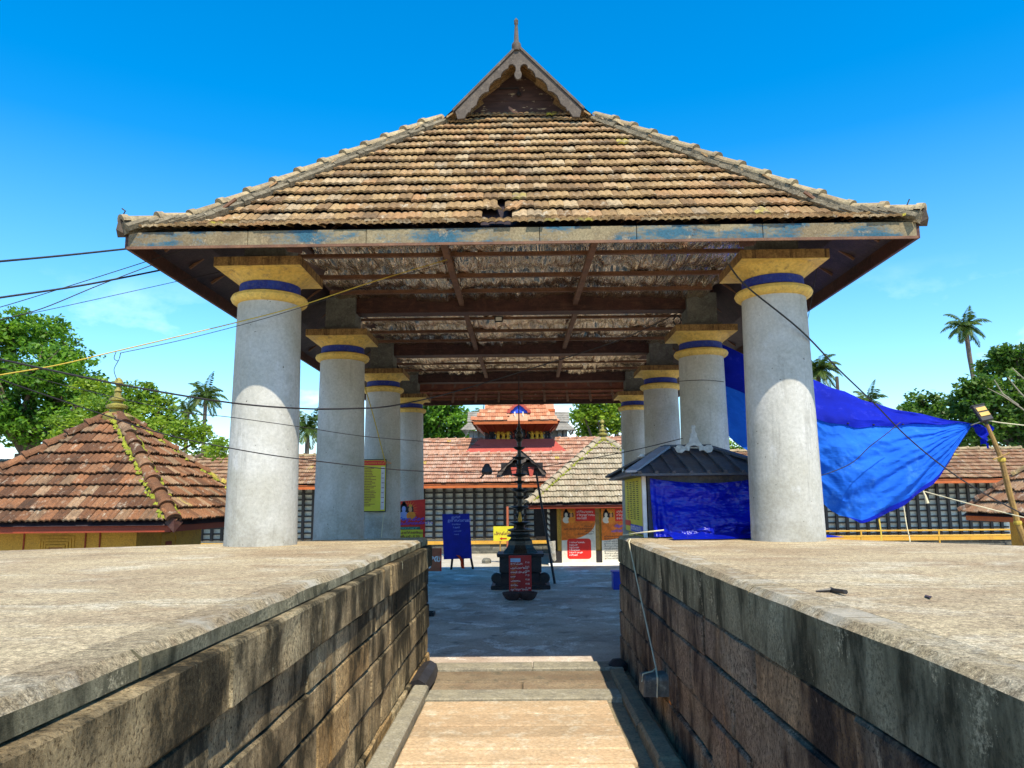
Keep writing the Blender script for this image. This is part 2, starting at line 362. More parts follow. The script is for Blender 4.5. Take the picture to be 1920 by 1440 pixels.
M_tarpd = _tarp('deep_blue_tarpaulin', (.006, .02, .46), (.005, .015, .36), .8)
M_tarpk = _tarp('glossy_blue_sheet', (.004, .012, .46), (.004, .02, .58), .25, False)
M_sheet = weathered('grey_roof_sheet', (.085, .10, .13), (.06, .065, .08), (.13, .12, .11), s=4, rough=.5, bump=.15, metal=.2)
M_white = plain('white_paint', (.75, .74, .70), .6)
M_signY = plain('sign_yellow', (.62, .56, .03), .5, var=.06)
M_signR = plain('sign_red', (.62, .02, .012), .45, var=.12)
M_signR2 = plain('sign_deep_red', (.42, .012, .012), .45)
M_signO = plain('sign_orange', (.66, .16, .01), .5, var=.25, sc=9)
M_cream = plain('sign_cream', (.66, .62, .50), .55)
M_lilac = plain('sign_lilac', (.62, .58, .60), .55)
M_ink = plain('sign_ink', (.015, .012, .015), .6)
M_inkw = plain('sign_white_ink', (.8, .78, .75), .6)
M_inkb = plain('sign_blue_ink', (.02, .07, .55), .6)
M_inko = plain('sign_orange_ink', (.75, .25, .02), .6)
M_inkr = plain('sign_maroon_ink', (.16, .012, .03), .6)
M_inky = plain('sign_yellow_ink', (.75, .55, .06), .6)
M_green = plain('sign_green', (.01, .12, .09), .5)
M_skin = plain('sign_skin', (.60, .30, .14), .6)
M_skinb = plain('sign_blue_skin', (.25, .32, .62), .6)
M_chalk = plain('chalk', (.30, .36, .75), .9)
M_board = weathered('blue_chalkboard', (.006, .012, .22), (.008, .016, .28), s=4, rough=.7, bump=.05)
M_terra = plain('terracotta_board', (.42, .12, .055), .6)
M_sky = plain('pale_blue_label', (.35, .50, .70), .5)
M_wire = plain('black_cable', (.02, .018, .02), .6)
M_ornw = plain('weathered_white', (.50, .49, .46), .7, var=.25, sc=14)
M_rope = plain('pale_rope', (.62, .55, .36), .9)
M_ropey = plain('yellow_rope', (.50, .36, .05), .8)
M_bamboo = weathered('bamboo_pole', (.38, .23, .06), (.24, .14, .05), s=6, rough=.6)
M_gold = weathered('gilded_carving', (.85, .46, .05), (.70, .34, .03), s=10, rough=.45, bump=.3)
M_moss = weathered('yellow_moss', (.30, .32, .03), (.20, .24, .02), (.40, .38, .06), s=9, bump=.6)
M_brassf = weathered('mossy_brass', (.34, .30, .06), (.24, .20, .05), (.14, .12, .05), s=9, rough=.6, bump=.3)
M_bark = weathered('bark', (.12, .09, .06), (.08, .06, .045), s=4, bump=.6)
M_palmtrunk = weathered('palm_bark', (.20, .16, .12), (.13, .10, .08), s=4, bump=.5)
M_greyroof = weathered('grey_slate_tile', (.30, .27, .22), (.20, .18, .15), (.38, .34, .28), s=2, bump=.3)
M_brick = weathered('orange_shingle', (.55, .24, .13), (.60, .32, .19), (.46, .18, .10), s=2.5, rnd=.2, bump=.2)
M_pinkred = weathered('red_cement_skirt', (.46, .085, .06), (.40, .07, .05), s=3, bump=.15)
M_stonegrey = weathered('carved_grey_stone', (.30, .29, .27), (.22, .21, .20), s=3, bump=.3)
M_leafA = leaf_mat('broad_green_leaf', [(.05, (.025, .07, .010)), (.45, (.085, .20, .016)), (.8, (.165, .31, .025)), (1, (.22, .36, .04))], (1.4, 1.5, .6))
M_leafB = leaf_mat('lime_green_leaf', [(.05, (.05, .10, .010)), (.45, (.15, .26, .018)), (.8, (.27, .37, .03)), (1, (.34, .42, .05))], (1.4, 1.4, .5))
M_leafC = leaf_mat('dark_green_leaf', [(.05, (.022, .06, .012)), (.5, (.075, .155, .022)), (.85, (.15, .23, .04)), (1, (.21, .28, .07))], (1.3, 1.5, .6))
M_frond = leaf_mat('palm_leaflet', [(.05, (.025, .05, .012)), (.5, (.06, .11, .02)), (.9, (.14, .18, .035)), (1, (.25, .2, .06))], (1.3, 1.4, .6))
from mathutils import noise as mnz
# ------------------------------------------------------------------ ground and paving
P('ground', MB().quad((-600, -600, 0), (600, -600, 0), (600, 900, 0), (-600, 900, 0)), M_court, kind='structure')
P('pavilion_floor', MB().quad((-6.5, 10.4, .004), (6.5, 10.4, .004), (6.5, 26.3, .004), (-6.5, 26.3, .004)), M_floor, kind='structure')
path = P('path', MB().quad((-1.5, -4, .006), (1.5, -4, .006), (1.5, 10.62, .006), (-1.5, 10.62, .006)), M_dirt, kind='structure')
WM[path.name] = Matrix.Identity(4)
def chbox(x0, x1, y0, y1, z0, z1, c=.012, jit=.004):
    """a slab with chamfered top edges"""
    j = lambda: rng.uniform(-jit, jit)
    vs = [(x0, y0, z0), (x1, y0, z0), (x1, y1, z0), (x0, y1, z0)]
    vs += [(x0 + j(), y0 + j(), z1 - c), (x1 + j(), y0 + j(), z1 - c), (x1 + j(), y1 + j(), z1 - c), (x0 + j(), y1 + j(), z1 - c)]
    t = j() * .7
    vs += [(x0 + c, y0 + c, z1 + t), (x1 - c, y0 + c, z1 + j()), (x1 - c, y1 - c, z1 + t), (x0 + c, y1 - c, z1 + j())]
    fs = [(8, 9, 10, 11)] + [(a + i, a + (i + 1) % 4, b + (i + 1) % 4, b + i) for a, b in ((0, 4), (4, 8)) for i in range(4)]
    return MB().add(vs, fs)
yy = [8.80, 8.25, 7.845, 7.465, 7.12, 6.76, 6.38, 6.0, 5.6, 5.2, 4.8, 4.4, 4.0, 3.6, 3.2, 2.8, 2.4]
for a, b in zip(yy[1:], yy[:-1]):
    P('paving_slab', chbox(-1.085, .90 + rng.uniform(-.02, .03), a + rng.uniform(.008, .014), b - rng.uniform(.006, .012), .008, .045 + rng.uniform(-.006, .008)), M_slab, path)
for (a, b, xs, m, h) in [(8.81, 9.225, (-1.1, 1.16), M_kerb, .06), (9.235, 9.655, (-1.1, -.03, 1.18), M_slabd, .04), (9.665, 10.195, (-1.12, 1.2), M_slabd, .05), (10.205, 10.6, (-1.28, .1, 1.26), M_kerb, .085)]:
    for x0, x1 in zip(xs[:-1], xs[1:]):
        P('threshold_stone', chbox(x0 + .005, x1 - .005, a, b, .008, h), m, path)
for a, b in [(-3, .6), (.61, 3.9), (3.91, 6.3), (6.31, 9.15)]:
    P('kerb_stone', chbox(-1.27, -1.10, a, b, .008, .13, .02), M_kerb, path)
P('kerb_stone', MB().tube([(-1.235, 9.2, .06), (-1.2, 9.6, .1), (-1.19, 10.0, .12), (-1.21, 10.3, .09)], [.12, .13, .11, .05], 8), M_granite, path, smooth=True)
for a, b in [(-3, 1.2), (1.22, 4.3), (4.32, 6.6), (6.62, 7.7), (7.72, 10.1)]:
    P('kerb_stone', chbox(1.06, 1.255, a, b, .008, .10 + rng.uniform(0, .05), .03, .012), M_dirt if a > 4 else M_kerb, path)
P('kerb_stone', MB().lathe([(.02, 0), (.12, .02), (.13, .09), (.07, .15), (0.01, .16)], 9, (1.2, 10.35, .01)), M_granite, path, smooth=True)

# ------------------------------------------------------------------ the two stone platforms beside the path
def wall_block(side, xf, y0, y1, z0, z1, prot, ch=.014):
    g = .005; y0 += g; y1 -= g; z0 += g; z1 -= g
    j = lambda a=.008: rng.uniform(-a, a)
    xb = side * (abs(xf) + .24); x1 = side * (abs(xf) - prot)
    ny = max(1, int((y1 - y0) / .45)); ring = []
    # front face as a grid 3 rows high, edges set back by the chamfer
    ys = [y0 + (y1 - y0) * i / (ny + 1) for i in range(ny + 2)]; zs = [z0, z0 + ch, (z0 + z1) / 2, z1 - ch, z1]
    ys = [y0, y0 + ch] + ys[1:-1] + [y1 - ch, y1]
    vs, n = [], len(ys)
    for k, z in enumerate(zs):
        for i, y in enumerate(ys):
            edge = k in (0, 4) or i in (0, n - 1)
            vs.append((x1 + side * (ch + abs(j(.006)) if edge else j(.007)), y, z + (j(.006) if 0 < i < n - 1 else 0)))
    fs = [(k * n + i, k * n + i + 1, (k + 1) * n + i + 1, (k + 1) * n + i) for k in range(4) for i in range(n - 1)]
    o = len(vs); vs += [(xb, y0, z0), (xb, y1, z0), (xb, y1, z1), (xb, y0, z1)]
    fs += [(o, o + 3, 4 * n, 0), (o + 1, n - 1, 5 * n - 1, o + 2), tuple(range(4 * n, 5 * n)) + (o + 2, o + 3), tuple(range(n - 1, -1, -1)) + (o, o + 1)]
    return MB().add(vs, fs)
def cope_mat():
    k = NB('worn_coping')
    fine = k.noise(55, 6, .8); fs = k.ma('MULTIPLY', k.ma('SUBTRACT', fine, .5), .5)
    side = k.mix(k.rng(k.noise(1.4, 6, .6), .4, .62), (.36, .32, .21), (.24, .21, .13))
    side = k.mix(k.rng(k.ma('ADD', k.noise(1, 6, .7, k.pos((3.2, 3.2, 1.2))), fs), .47, .62, 0, .92), side, (.034, .033, .02))
    side = k.mix(k.rng(k.ma('ADD', k.noise(1, 6, .7, k.pos((2.6, 2.6, 1.6))), fs), .60, .66, 0, .9), side, (.52, .44, .29))
    side = k.mix(1., side, k.ramp(fine, [(.36, (.35, .35, .33)), (.64, (1.45, 1.45, 1.4))]), 'MULTIPLY')
    top, h = top_colour(k)
    top = k.mix(k.rng(k.noise(2.2, 6, .7), .5, .62, .0, .6), top, (.60, .55, .44))
    nzz = k.ma('ADD', k.nz(), k.ma('MULTIPLY', k.ma('SUBTRACT', k.noise(9, 5, .7), .5), .8))
    c = k.mix(k.rng(nzz, .30, .68), side, top)
    k.bump(h, .9, .02); return k.done(c, .95, .15)
M_worn = cope_mat()

def platform(side, label, poly, xf, courses, mat, copez, copex, slab_y, seed):
    rng.seed(seed)
    X = lambda x: side * x
    pt = T('stone_platform', label, 'stone platform', (X(4), 4, 0))
    P('core', MB().slab([(X(x), y) for x, y in (poly if side > 0 else poly[::-1])], 0, 1.655), M_mortar, pt)
    for z0, z1, prot, lens in courses:
        y = -3.8 + rng.uniform(-.4, .1)
        while y < 11.0:
            L = rng.uniform(*lens); y1 = min(11.05, y + L)
            if 11.05 - y1 < .35: y1 = 11.05
            P('stone', wall_block(side, xf, y, y1, z0, z1, prot + rng.uniform(-.012, .012)), mat, pt)
            y = y1
    # coping blocks: front face plus a worn top
    y = -3.9
    while y < 11.05:
        y1 = min(11.1, y + rng.uniform(1.1, 1.9))
        if 11.1 - y1 < .4: y1 = 11.1
        j = lambda a=.006: rng.uniform(-a, a)
        xo, xi = copex, copex + .20; n = max(2, int((y1 - y) / .3)); g = .004
        rows = []
        for i in range(n + 1):
            t = y + g + (y1 - y - 2 * g) * i / n; e = j(.009)
            rows.append([(X(xo + j(.004)), t, copez + .006), (X(xo + e), t, 1.655 + j(.006)), (X(xo + .035 + e), t, 1.688 + j(.003)), (X(xi), t, 1.689), (X(xi), t, copez + .006)])
        mb = MB(); mb.add([p for r in rows for p in r], [(i * 5 + k, i * 5 + (k + 1) % 5, (i + 1) * 5 + (k + 1) % 5, (i + 1) * 5 + k) for i in range(n) for k in range(5)] + [(0, 4, 3, 2, 1), tuple(n * 5 + k for k in range(5))])
        P('coping_stone', mb, M_worn, pt); y = y1
    # top slabs, clipped by the slanting rear edge
    rear = [p for p in poly if p[1] > 4]
    lo = [(copex + .2, -3.9), (12, -3.9), (12, slab_y), (copex + .2, slab_y)]
    hi = [(copex + .2, slab_y + .022)] + [(12, slab_y + .022)] + rear[::-1][:-1] + [(copex + .2, rear[0][1] - .01)]
    for pl in (lo, hi):
        q = [(X(x), yv) for x, yv in pl]
        if side < 0: q = q[::-1]
        P('top_slab', MB().slab(q, 1.656, 1.69), M_top, pt)
    return pt
polyL = [(1.42, 11.05), (2.6, 10.7), (3.75, 9.95), (5.9, 8.8), (12, 6.2), (12, -4), (1.42, -4)]
polyR = [(1.42, 11.15), (2.6, 10.6), (3.7, 9.75), (5.2, 7.95), (12, 6.4), (12, -4), (1.42, -4)]
def fix(poly): return poly
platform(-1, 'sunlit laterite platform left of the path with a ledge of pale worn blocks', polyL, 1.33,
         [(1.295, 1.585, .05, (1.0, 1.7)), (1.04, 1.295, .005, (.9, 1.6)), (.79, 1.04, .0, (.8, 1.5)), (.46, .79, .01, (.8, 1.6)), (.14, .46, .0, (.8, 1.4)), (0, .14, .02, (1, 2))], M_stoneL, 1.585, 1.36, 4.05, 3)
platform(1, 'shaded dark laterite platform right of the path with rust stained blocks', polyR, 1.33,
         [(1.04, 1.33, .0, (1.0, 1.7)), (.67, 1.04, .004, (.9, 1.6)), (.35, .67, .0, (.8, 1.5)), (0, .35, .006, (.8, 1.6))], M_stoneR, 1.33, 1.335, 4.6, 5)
rng.seed(20)

# ------------------------------------------------------------------ roof tiles
def tile_mesh(name, wd, ln, amp, mt, thick=.022, seg=12):
    vs, n = [], seg + 1
    prof = lambda t: amp * (.5 - .5 * math.cos(4 * math.pi * t)) ** .55
    for v, zz in ((0, 0), (ln, 0)):
        for i in range(n): vs.append(((i / seg - .5) * wd, v, prof(i / seg) + zz + .004))
    for i in range(n): vs.append(((i / seg - .5) * wd, 0, prof(i / seg) - thick))
    fs = [(i, i + 1, n + i + 1, n + i) for i in range(seg)] + [(2 * n + i, 2 * n + i + 1, i + 1, i) for i in range(seg)]
    k = len(vs); vs += [(-wd / 2, ln, -thick), (wd / 2, ln, -thick)]
    fs += [(2 * n, 0, n, k), (n - 1, 2 * n + n - 1, k + 1, 2 * n - 1)]
    me = bpy.data.meshes.new(name); me.from_pydata(vs, [], fs); me.update(); me.materials.append(mt); return me
def lay_tiles(root, rows, wd, mt, amp=.0145, parts=0, skip=None, jit=.011, stuff='roof_tiles', lift=.052):
    """rows: list of (left point, right point) from the eave up; each gap is one course"""
    ms, amp_l = [], 0
    meshes = {}
    for r in range(len(rows) - 1):
        (L0, R0), (L1, R1) = rows[r], rows[r + 1]
        L0, R0, L1, R1 = map(Vector, (L0, R0, L1, R1))
        u = (R0 - L0).normalized(); m0 = (L0 + R0) / 2; m1 = (L1 + R1) / 2
        up = m1 - m0; up -= u * up.dot(u); ln = up.length; v = up.normalized(); nn = u.cross(v)
        a, b = L0.dot(u), R0.dot(u); a1, b1 = L1.dot(u), R1.dot(u)
        lo, hi = min(a, (a + a1) / 2), max(b, (b + b1) / 2)
        n = int((hi - lo) / wd) + 2; off = (r % 2) * wd * .5
        c0 = math.floor(lo / wd) * wd + off
        for i in range(-1, n + 1):
            c = c0 + i * wd
            if c < (a + a1) / 2 - wd * .15 or c > (b + b1) / 2 + wd * .15: continue
            p = L0 + u * (c - a)
            if skip and skip(r, p): continue
            vv = (v + nn * -(lift / ln)).normalized(); n2 = u.cross(vv)
            M = Matrix((u, vv, n2)).transposed().to_4x4()
            M = M @ Matrix.Rotation(rng.gauss(0, jit), 4, 'Z') @ Matrix.Rotation(rng.gauss(0, jit * .8), 4, 'Y')
            M.translation = p + nn * (lift + .012 + rng.uniform(-.003, .003)) + v * rng.gauss(0, .011) + nn * abs(rng.gauss(0, .004))
            ms.append((M, round(ln * 1.1, 3)))
    def get(ln):
        if ln not in meshes: meshes[ln] = tile_mesh('roof_tile', wd * .985, ln, amp, mt)
        return meshes[ln]
    for M, ln in ms[:parts]: P('roof_tile', get(ln), None, root, M=M)
    if len(ms) > parts:
        VV, FF, o = [], [], 0
        for M, ln in ms[parts:]:
            me = get(ln)
            VV += [(M @ x.co)[:] for x in me.vertices]; FF += [tuple(i + o for i in f.vertices) for f in me.polygons]; o += len(me.vertices)
        mb = MB(); mb.v, mb.f = VV, FF
        P(stuff, mb, mt, root, kind='stuff')
    return ms
def hip_tiles(root, a, b, ln, rad, mt, name='ridge_tile', end=True, joined=False):
    """half round tiles lapping down from b (high) to a (low)"""
    a, b = Vector(a), Vector(b); d = (b - a); L = d.length; d.normalize()
    x = d.cross(Vector((0, 0, 1))).normalized(); z = x.cross(d); n = max(1, round(L / ln)); st = L / n; out = MB()
    for i in range(n):
        M = Matrix((x, d, z)).transposed().to_4x4(); M.translation = a + d * (i * st)
        M = M @ Matrix.Rotation(rng.gauss(0, .02), 4, 'Z')
        vs, S = [], 8
        for (yv, rr, zo) in ((-.02, rad * 1.12, .035), (.05, rad * 1.1, .03), (.06, rad, .02), (st + .03, rad * .92, .0)):
            for k in range(S + 1):
                t = math.pi * k / S; vs.append(M @ Vector((math.cos(t) * rr, yv, math.sin(t) * rr * .9 + zo - rad * .28)))
        for k in range(S + 1):
            t = math.pi * k / S; vs.append(M @ Vector((math.cos(t) * rad * .8, -.02, math.sin(t) * rad * .68 + .01 - rad * .28)))
        fs = [(q * (S + 1) + k, q * (S + 1) + k + 1, (q + 1) * (S + 1) + k + 1, (q + 1) * (S + 1) + k) for q in range(3) for k in range(S)]
        fs += [(4 * (S + 1) + k, 4 * (S + 1) + k + 1, k + 1, k) for k in range(S)]
        if joined: out.add(vs, fs)
        else: P(name, MB().add(vs, fs), mt, root)
    if joined: P(name, out, mt, root, kind='stuff')

# ------------------------------------------------------------------ the pillared pavilion
pav = T('entrance_pavilion', 'large pillared open hall with a hipped clay tile roof over the path', 'pavilion', (0, 15.6, 0))
EX, YF, YR, YC = 4.45, 8.25, 22.95, 15.6
def zr(r): return 5.24 + (.46 * r if r < .5 else .23 + .985 * (r - .5))
def ringrow(r, fl=0.):
    return dict(f=(V(-EX + r, YF + r, zr(r)), V(EX - r, YF + r, zr(r))), b=(V(EX - r, YR - r, zr(r)), V(-EX + r, YR - r, zr(r))),
                l=(V(-EX + r, YR - r, zr(r)), V(-EX + r, YF + r, zr(r))), r=(V(EX - r, YF + r, zr(r)), V(EX - r, YR - r, zr(r))))
rs = [-.045, .23, .5] + [.5 + (3.55 - .5) * i / 15 for i in range(1, 16)]
def hole(r, p):
    return (r == 3 and abs(p.x + .27) < .13) or (r == 2 and -.46 < p.x < .0)
lay_tiles(pav, [ringrow(r)['f'] for r in rs], .18, M_tile, parts=300, skip=hole)
# two slipped tiles lying across the gap
tm = tile_mesh('roof_tile', .18, .30, .018, M_tile)
for (x, y, z, rz_, rx_) in [(-.30, 8.86, zr(.62) + .10, .25, .55), (-.12, 8.84, zr(.60) + .10, -.42, .62), (-.36, 9.02, zr(.78) + .03, .05, .8)]:
    P('roof_tile', tm, None, pav, M=Matrix.Translation((x, y, z)) @ Matrix.Rotation(rz_, 4, 'Z') @ Matrix.Rotation(rx_, 4, 'X'))
gy0, gy1 = 11.3, 19.9
rs2 = rs + [3.55 + .3, 4.15, 4.43]
def side_row(r, s):
    y0, y1 = (YF + r, YR - r) if r < 3.0 else (gy0, gy1)
    zz = zr(r) - (.19 if r > 3.2 else 0); a, b = V(s * (EX - r), y0, zz), V(s * (EX - r), y1, zz)
    return (a, b) if s > 0 else (b, a)
lay_tiles(pav, [side_row(r, -1) for r in rs2], .18, M_tile, parts=0, stuff='side_roof_tiles')
lay_tiles(pav, [side_row(r, 1) for r in rs2], .18, M_tile, parts=0, stuff='side_roof_tiles')
lay_tiles(pav, [ringrow(r)['b'] for r in rs], .18, M_tile, parts=0, stuff='rear_roof_tiles')
# boarding below the tiles
def deck(name, key, mt, off, r1=3.5, parent=pav):
    mb = MB(); q = [-.01, .5, r1]
    pts = [ringrow(r)[key] for r in q]
    pts = [(a - V(0, 0, off), b - V(0, 0, off)) for a, b in pts]
    for (a, b), (c, d) in zip(pts[:-1], pts[1:]): mb.quad(b, a, c, d)
    return P(name, mb, mt, parent)
for key in 'flr': deck('eave_lining', key, M_soffit, .05)
deck('tile_underside', 'b', M_undertile, .05)
for s in (-1, 1):
    P('roof_boarding', MB().quad((s * (EX - 3.0), gy0, zr(3.0) - .05), (s * (EX - 3.0), gy1, zr(3.0) - .05), (0, gy1, zr(4.45) - .05), (0, gy0, zr(4.45) - .05)), M_soffit, pav)
# hips, ridge
for sx in (-1, 1):
    for (ya, yb) in ((YF, YF + 3.15), (YR, YR - 3.15)):
        k = 1 if ya < 15 else -1
        lowA = V(sx * (EX + .02), ya - k * .02, zr(0) + .09); mid = V(sx * (EX - .52), ya + k * .52, zr(.52) + .11); hi = V(sx * (EX - 3.2), ya + k * 3.2, zr(3.2) + .11)
        hip_tiles(pav, lowA, mid, .44, .09, M_hip); hip_tiles(pav, mid, hi, .41, .086, M_hip)
        mb = MB(); n = 34
        for i in range(n):
            t = (i + rng.uniform(-.3, .3)) / n; t = max(0, min(1, t)); p = lowA.lerp(mid, t * 4) if t < .25 else mid.lerp(hi, (t - .25) / .75)
            for sgn in (-1, 1):
                q = p + V(sx * sgn * .10, -k * sgn * -.10, -.09)
                mb.tube([q + V(0, 0, 0), q + V(-sx * .15, k * .15, .13)], [.028 + rng.uniform(0, .03), .028 + rng.uniform(0, .03)], 5)
        for q0, q1 in ((lowA, mid), (mid, hi)): mb.bar(q0 + V(0, 0, -.075), q1 + V(0, 0, -.075), .17, .13)
        P('hip_mortar', mb, M_mortar, pav)
        e = lowA; P('hip_end', MB().add([e + V(-.08, .08 * k, .0), e + V(sx * .03, -k * .03, .08), e + V(.08, .08 * k, .0), e + V(sx * .05, -k * .05, -.09), e + V(-.08, .05 * k, -.15), e + V(.08, .05 * k, -.15)],
                    [(0, 1, 3, 4), (1, 2, 5, 3), (4, 3, 5)]), M_greywood, pav)
hip_tiles(pav, (0, gy0 + .1, zr(4.45) - .14), (0, gy1, zr(4.45) - .14), .45, .11, M_hip, joined=True)
P('eave_wire', MB().tube([(-4.46, 8.24, 5.36), (-4.47, 8.22, 5.43), (-4.45, 8.22, 5.47), (-4.49, 8.22, 5.50)], .008, 5), M_wire, pav)
P('eave_wire', MB().tube([(4.34, 8.3, 5.36), (4.35, 8.28, 5.44), (4.38, 8.28, 5.5)], .007, 5), M_wire, pav)
# fascia boards round the eaves
xs = [-4.40, -3.05, -1.72, -.02 + .24, 1.3, 2.7, 4.40]
for a, b in zip(xs[:-1], xs[1:]):
    bevel(P('fascia_board', MB().box(a + .003, b - .003, 8.222, 8.257, 5.03 + rng.uniform(-.004, .004), 5.215), M_fascia, pav), .004)
P('fascia_batten', MB().box(-4.4, 4.4, 8.202, 8.222, 5.015, 5.045), M_batten, pav)
for s in (-1, 1): P('fascia_board', MB().box(min(s * 4.41, s * 4.45), max(s * 4.41, s * 4.45), 8.26, 22.9, 5.04, 5.21), M_wood, pav)
P('fascia_board', MB().box(-4.4, 4.4, 22.96, 23.0, 5.05, 5.21), M_wood, pav)
# gable at the front of the ridge
GZ = zr(4.45) - .14
S_, SV = .00154, .00174
half = [(-40, 0), (-640, 590), (-615, 670), (-545, 665), (-525, 630), (-505, 605), (-492, 610), (-475, 570), (-455, 562), (-425, 535), (-415, 505), (-395, 465), (-365, 435), (-335, 418), (-300, 410), (-296, 375), (-285, 345), (-245, 305), (-205, 285), (-175, 275), (-172, 250), (-155, 222), (-125, 198), (-100, 190), (-95, 165), (-80, 152), (-55, 150), (-30, 165), (-22, 190), (-25, 215), (-38, 240), (-35, 270), (-22, 290), (0, 300)]
poly = [(x * S_, GZ - y * SV) for x, y in half] + [(-x * S_, GZ - y * SV) for x, y in half[::-1][1:]]
bb = P('bargeboard', MB().prism(poly[::-1], Matrix.Translation((0, 11.16, 0)), .045), M_greywood, pav)
bevel(bb, .006)
for s in (-1, 1):
    P('bargeboard_cap', MB().bar((s * 660 * S_, 11.19, GZ - 600 * SV + .02), (0, 11.19, GZ + .05), .11, .035), M_greywood, bb)
rows_g = [(zr(3.42), zr(3.42) + .30), (zr(3.42) + .306, zr(3.42) + .60), (zr(3.42) + .606, GZ + .1)]
for z0, z1 in rows_g:
    w0, w1 = [max(.02, min(1.05, (zr(4.45) - z) / .985 - .06)) for z in (z0, z1)]
    P('gable_plank', MB().prism([(-w0, z0), (w0, z0), (w1, z1), (-w1, z1)], Matrix.Translation((0, 11.72, 0)), .03), M_gable, pav)
P('gable_hook', MB().tube([(-.3, 11.70, 8.86), (0, 11.69, 8.86), (.01, 11.69, 8.78)], .012, 5).lathe([(.005, -.04), (.035, -.02), (.035, .02), (.005, .04)], 8, (.01, 11.68, 8.75)), M_wire, pav)
P('gable_sill', MB().box(-1.1, 1.1, 11.66, 11.74, zr(3.42) - .05, zr(3.42) + .0), M_wood, pav)
fz = GZ + .02
P('finial', MB().lathe([(.06, -.05), (.075, .02), (.07, .07), (.045, .10), (.038, .12), (.028, .34), (.022, .40), (.034, .42), (.03, .45), (.036, .47), (.02, .5), (.005, .52)], 12, (-.02, 11.18, fz)), M_greywood, pav, smooth=True)
# columns
def lathe_mesh(name, prof, n, mt, cap=True): return MB().lathe(prof, n, cap=cap).mesh(name, mt, True)
me_shaft = lathe_mesh('column', [(.50, 0), (.455, .05), (.43, 1.7), (.41, 3.2), (.388, 4.69)], 40, M_col)
me_ring = lathe_mesh('torus_ring', [(.385, 4.66), (.42, 4.67), (.46, 4.70), (.475, 4.735), (.46, 4.77), (.43, 4.785), (.40, 4.79), (.37, 4.80)], 40, M_yel)
me_neck = lathe_mesh('neck_band', [(.36, 4.80), (.385, 4.805), (.375, 4.86), (.375, 4.915), (.36, 4.92)], 40, M_blue)
me_cap = lathe_mesh('capital', [(.36, 4.915), (.385, 4.93), (.40, 4.96), (.44, 4.995), (.485, 5.02), (.495, 5.028), (.495, 5.035), (.51, 5.04), (.515, 5.052)], 40, M_yel)
me_aba = MB().box(-.53, .53, -.53, .53, 5.055, 5.165).mesh('abacus', M_abac)
me_abb = MB().box(-.528, .528, -.528, .528, 5.047, 5.0545).mesh('abacus_soffit', M_yel)
me_blk = MB().box(-.26, .26, -.26, .26, 5.1655, 5.80).mesh('block', M_block)
me_blk2 = MB().box(-.33, .33, -.33, .33, 5.1657, 5.24).mesh('block_base', M_block)
for yv in (9.5, 13.5, 17.55, 21.7):
    for s in (-1, 1):
        M = Matrix.Translation((s * 3.2, yv, 0)) @ Matrix.Rotation(rng.uniform(0, 6), 4, 'Z'); M0 = Matrix.Translation((s * 3.2, yv, 0))
        c = P('column', me_shaft, None, pav, M=M)
        for nm, me in (('torus_ring', me_ring), ('neck_band', me_neck), ('capital', me_cap), ('abacus', me_aba), ('abacus_soffit', me_abb), ('block', me_blk), ('block_base', me_blk2)):
            o = P(nm, me, None, None); o.parent = c; o.matrix_parent_inverse = M.inverted(); o.matrix_basis = M0
# ceiling frame
for yv in (9.5, 13.5, 17.55, 21.7): bevel(P('cross_beam', MB().box(-3.45, 3.45, yv - .15, yv + .15, 5.53, 5.90), M_wood, pav), .01)
for s in (-1, 1): P('wall_plate', MB().box(s * 3.2 - .13, s * 3.2 + .13, 9.66, 21.54, 5.832, 5.98), M_wood, pav)
bays = [(9.66, 13.34, (10.75, 11.8, 12.7)), (13.66, 17.39, (14.75, 15.85, 16.8)), (17.71, 21.54, (18.7, 19.7, 20.7))]
for y0, y1, pu in bays:
    ph = rng.uniform(0, 6)
    def f(u, v, y0=y0, y1=y1, ph=ph):
        x = -3.3 + 6.6 * u; y = y0 + (y1 - y0) * v
        sag = .035 * math.sin(x * 1.7 + ph) + .025 * math.sin(x * 4.1 + y * 1.3 + ph) - .07 * abs(math.sin((y - y0) * 3.0)) + .06 * (mnz.turbulence(Vector((x * 8., y * .9, ph)), 2, False) - .5)
        return (x, y, 5.86 + sag)
    P('foil_sheet', MB().grid(f, 190, 60), M_foil, pav, smooth=True)
    for yp in pu: P('purlin', MB().box(-3.25, 3.25, yp - .03, yp + .03, 5.70 + rng.uniform(0, .02), 5.765), M_batten, pav)
    if y0 > 9: 
        for xb in (-1.02, 1.0): P('batten', MB().bar((xb + rng.uniform(-.03, .03), y0 + .02, 5.665), (xb + rng.uniform(-.03, .03), y1 - .02, 5.665), .085, .07), M_batten, pav)
def ff(u, v):
    r = .12 + 1.25 * v; x = -3.3 + 6.6 * u
    return (x, YF + r, min(zr(r) - .13, 5.87) - .03 * abs(math.sin(r * 5)) + .012 * math.sin(x * 5) + .05 * (mnz.turbulence(Vector((x * 8, r * 1., 8.)), 2, False) - .5))
P('foil_sheet', MB().grid(ff, 190, 30), M_foil, pav, smooth=True)
for r in (.35, .85): P('purlin', MB().box(-3.2, 3.2, YF + r - .03, YF + r + .03, zr(r) - .22, zr(r) - .17), M_batten, pav)
for xb in (-1.75, -.6, .55, 1.7): P('batten', MB().bar((xb, YF + .1, zr(.1) - .20), (xb, YF + .75, zr(.75) - .22), .09, .07), M_batten, pav)
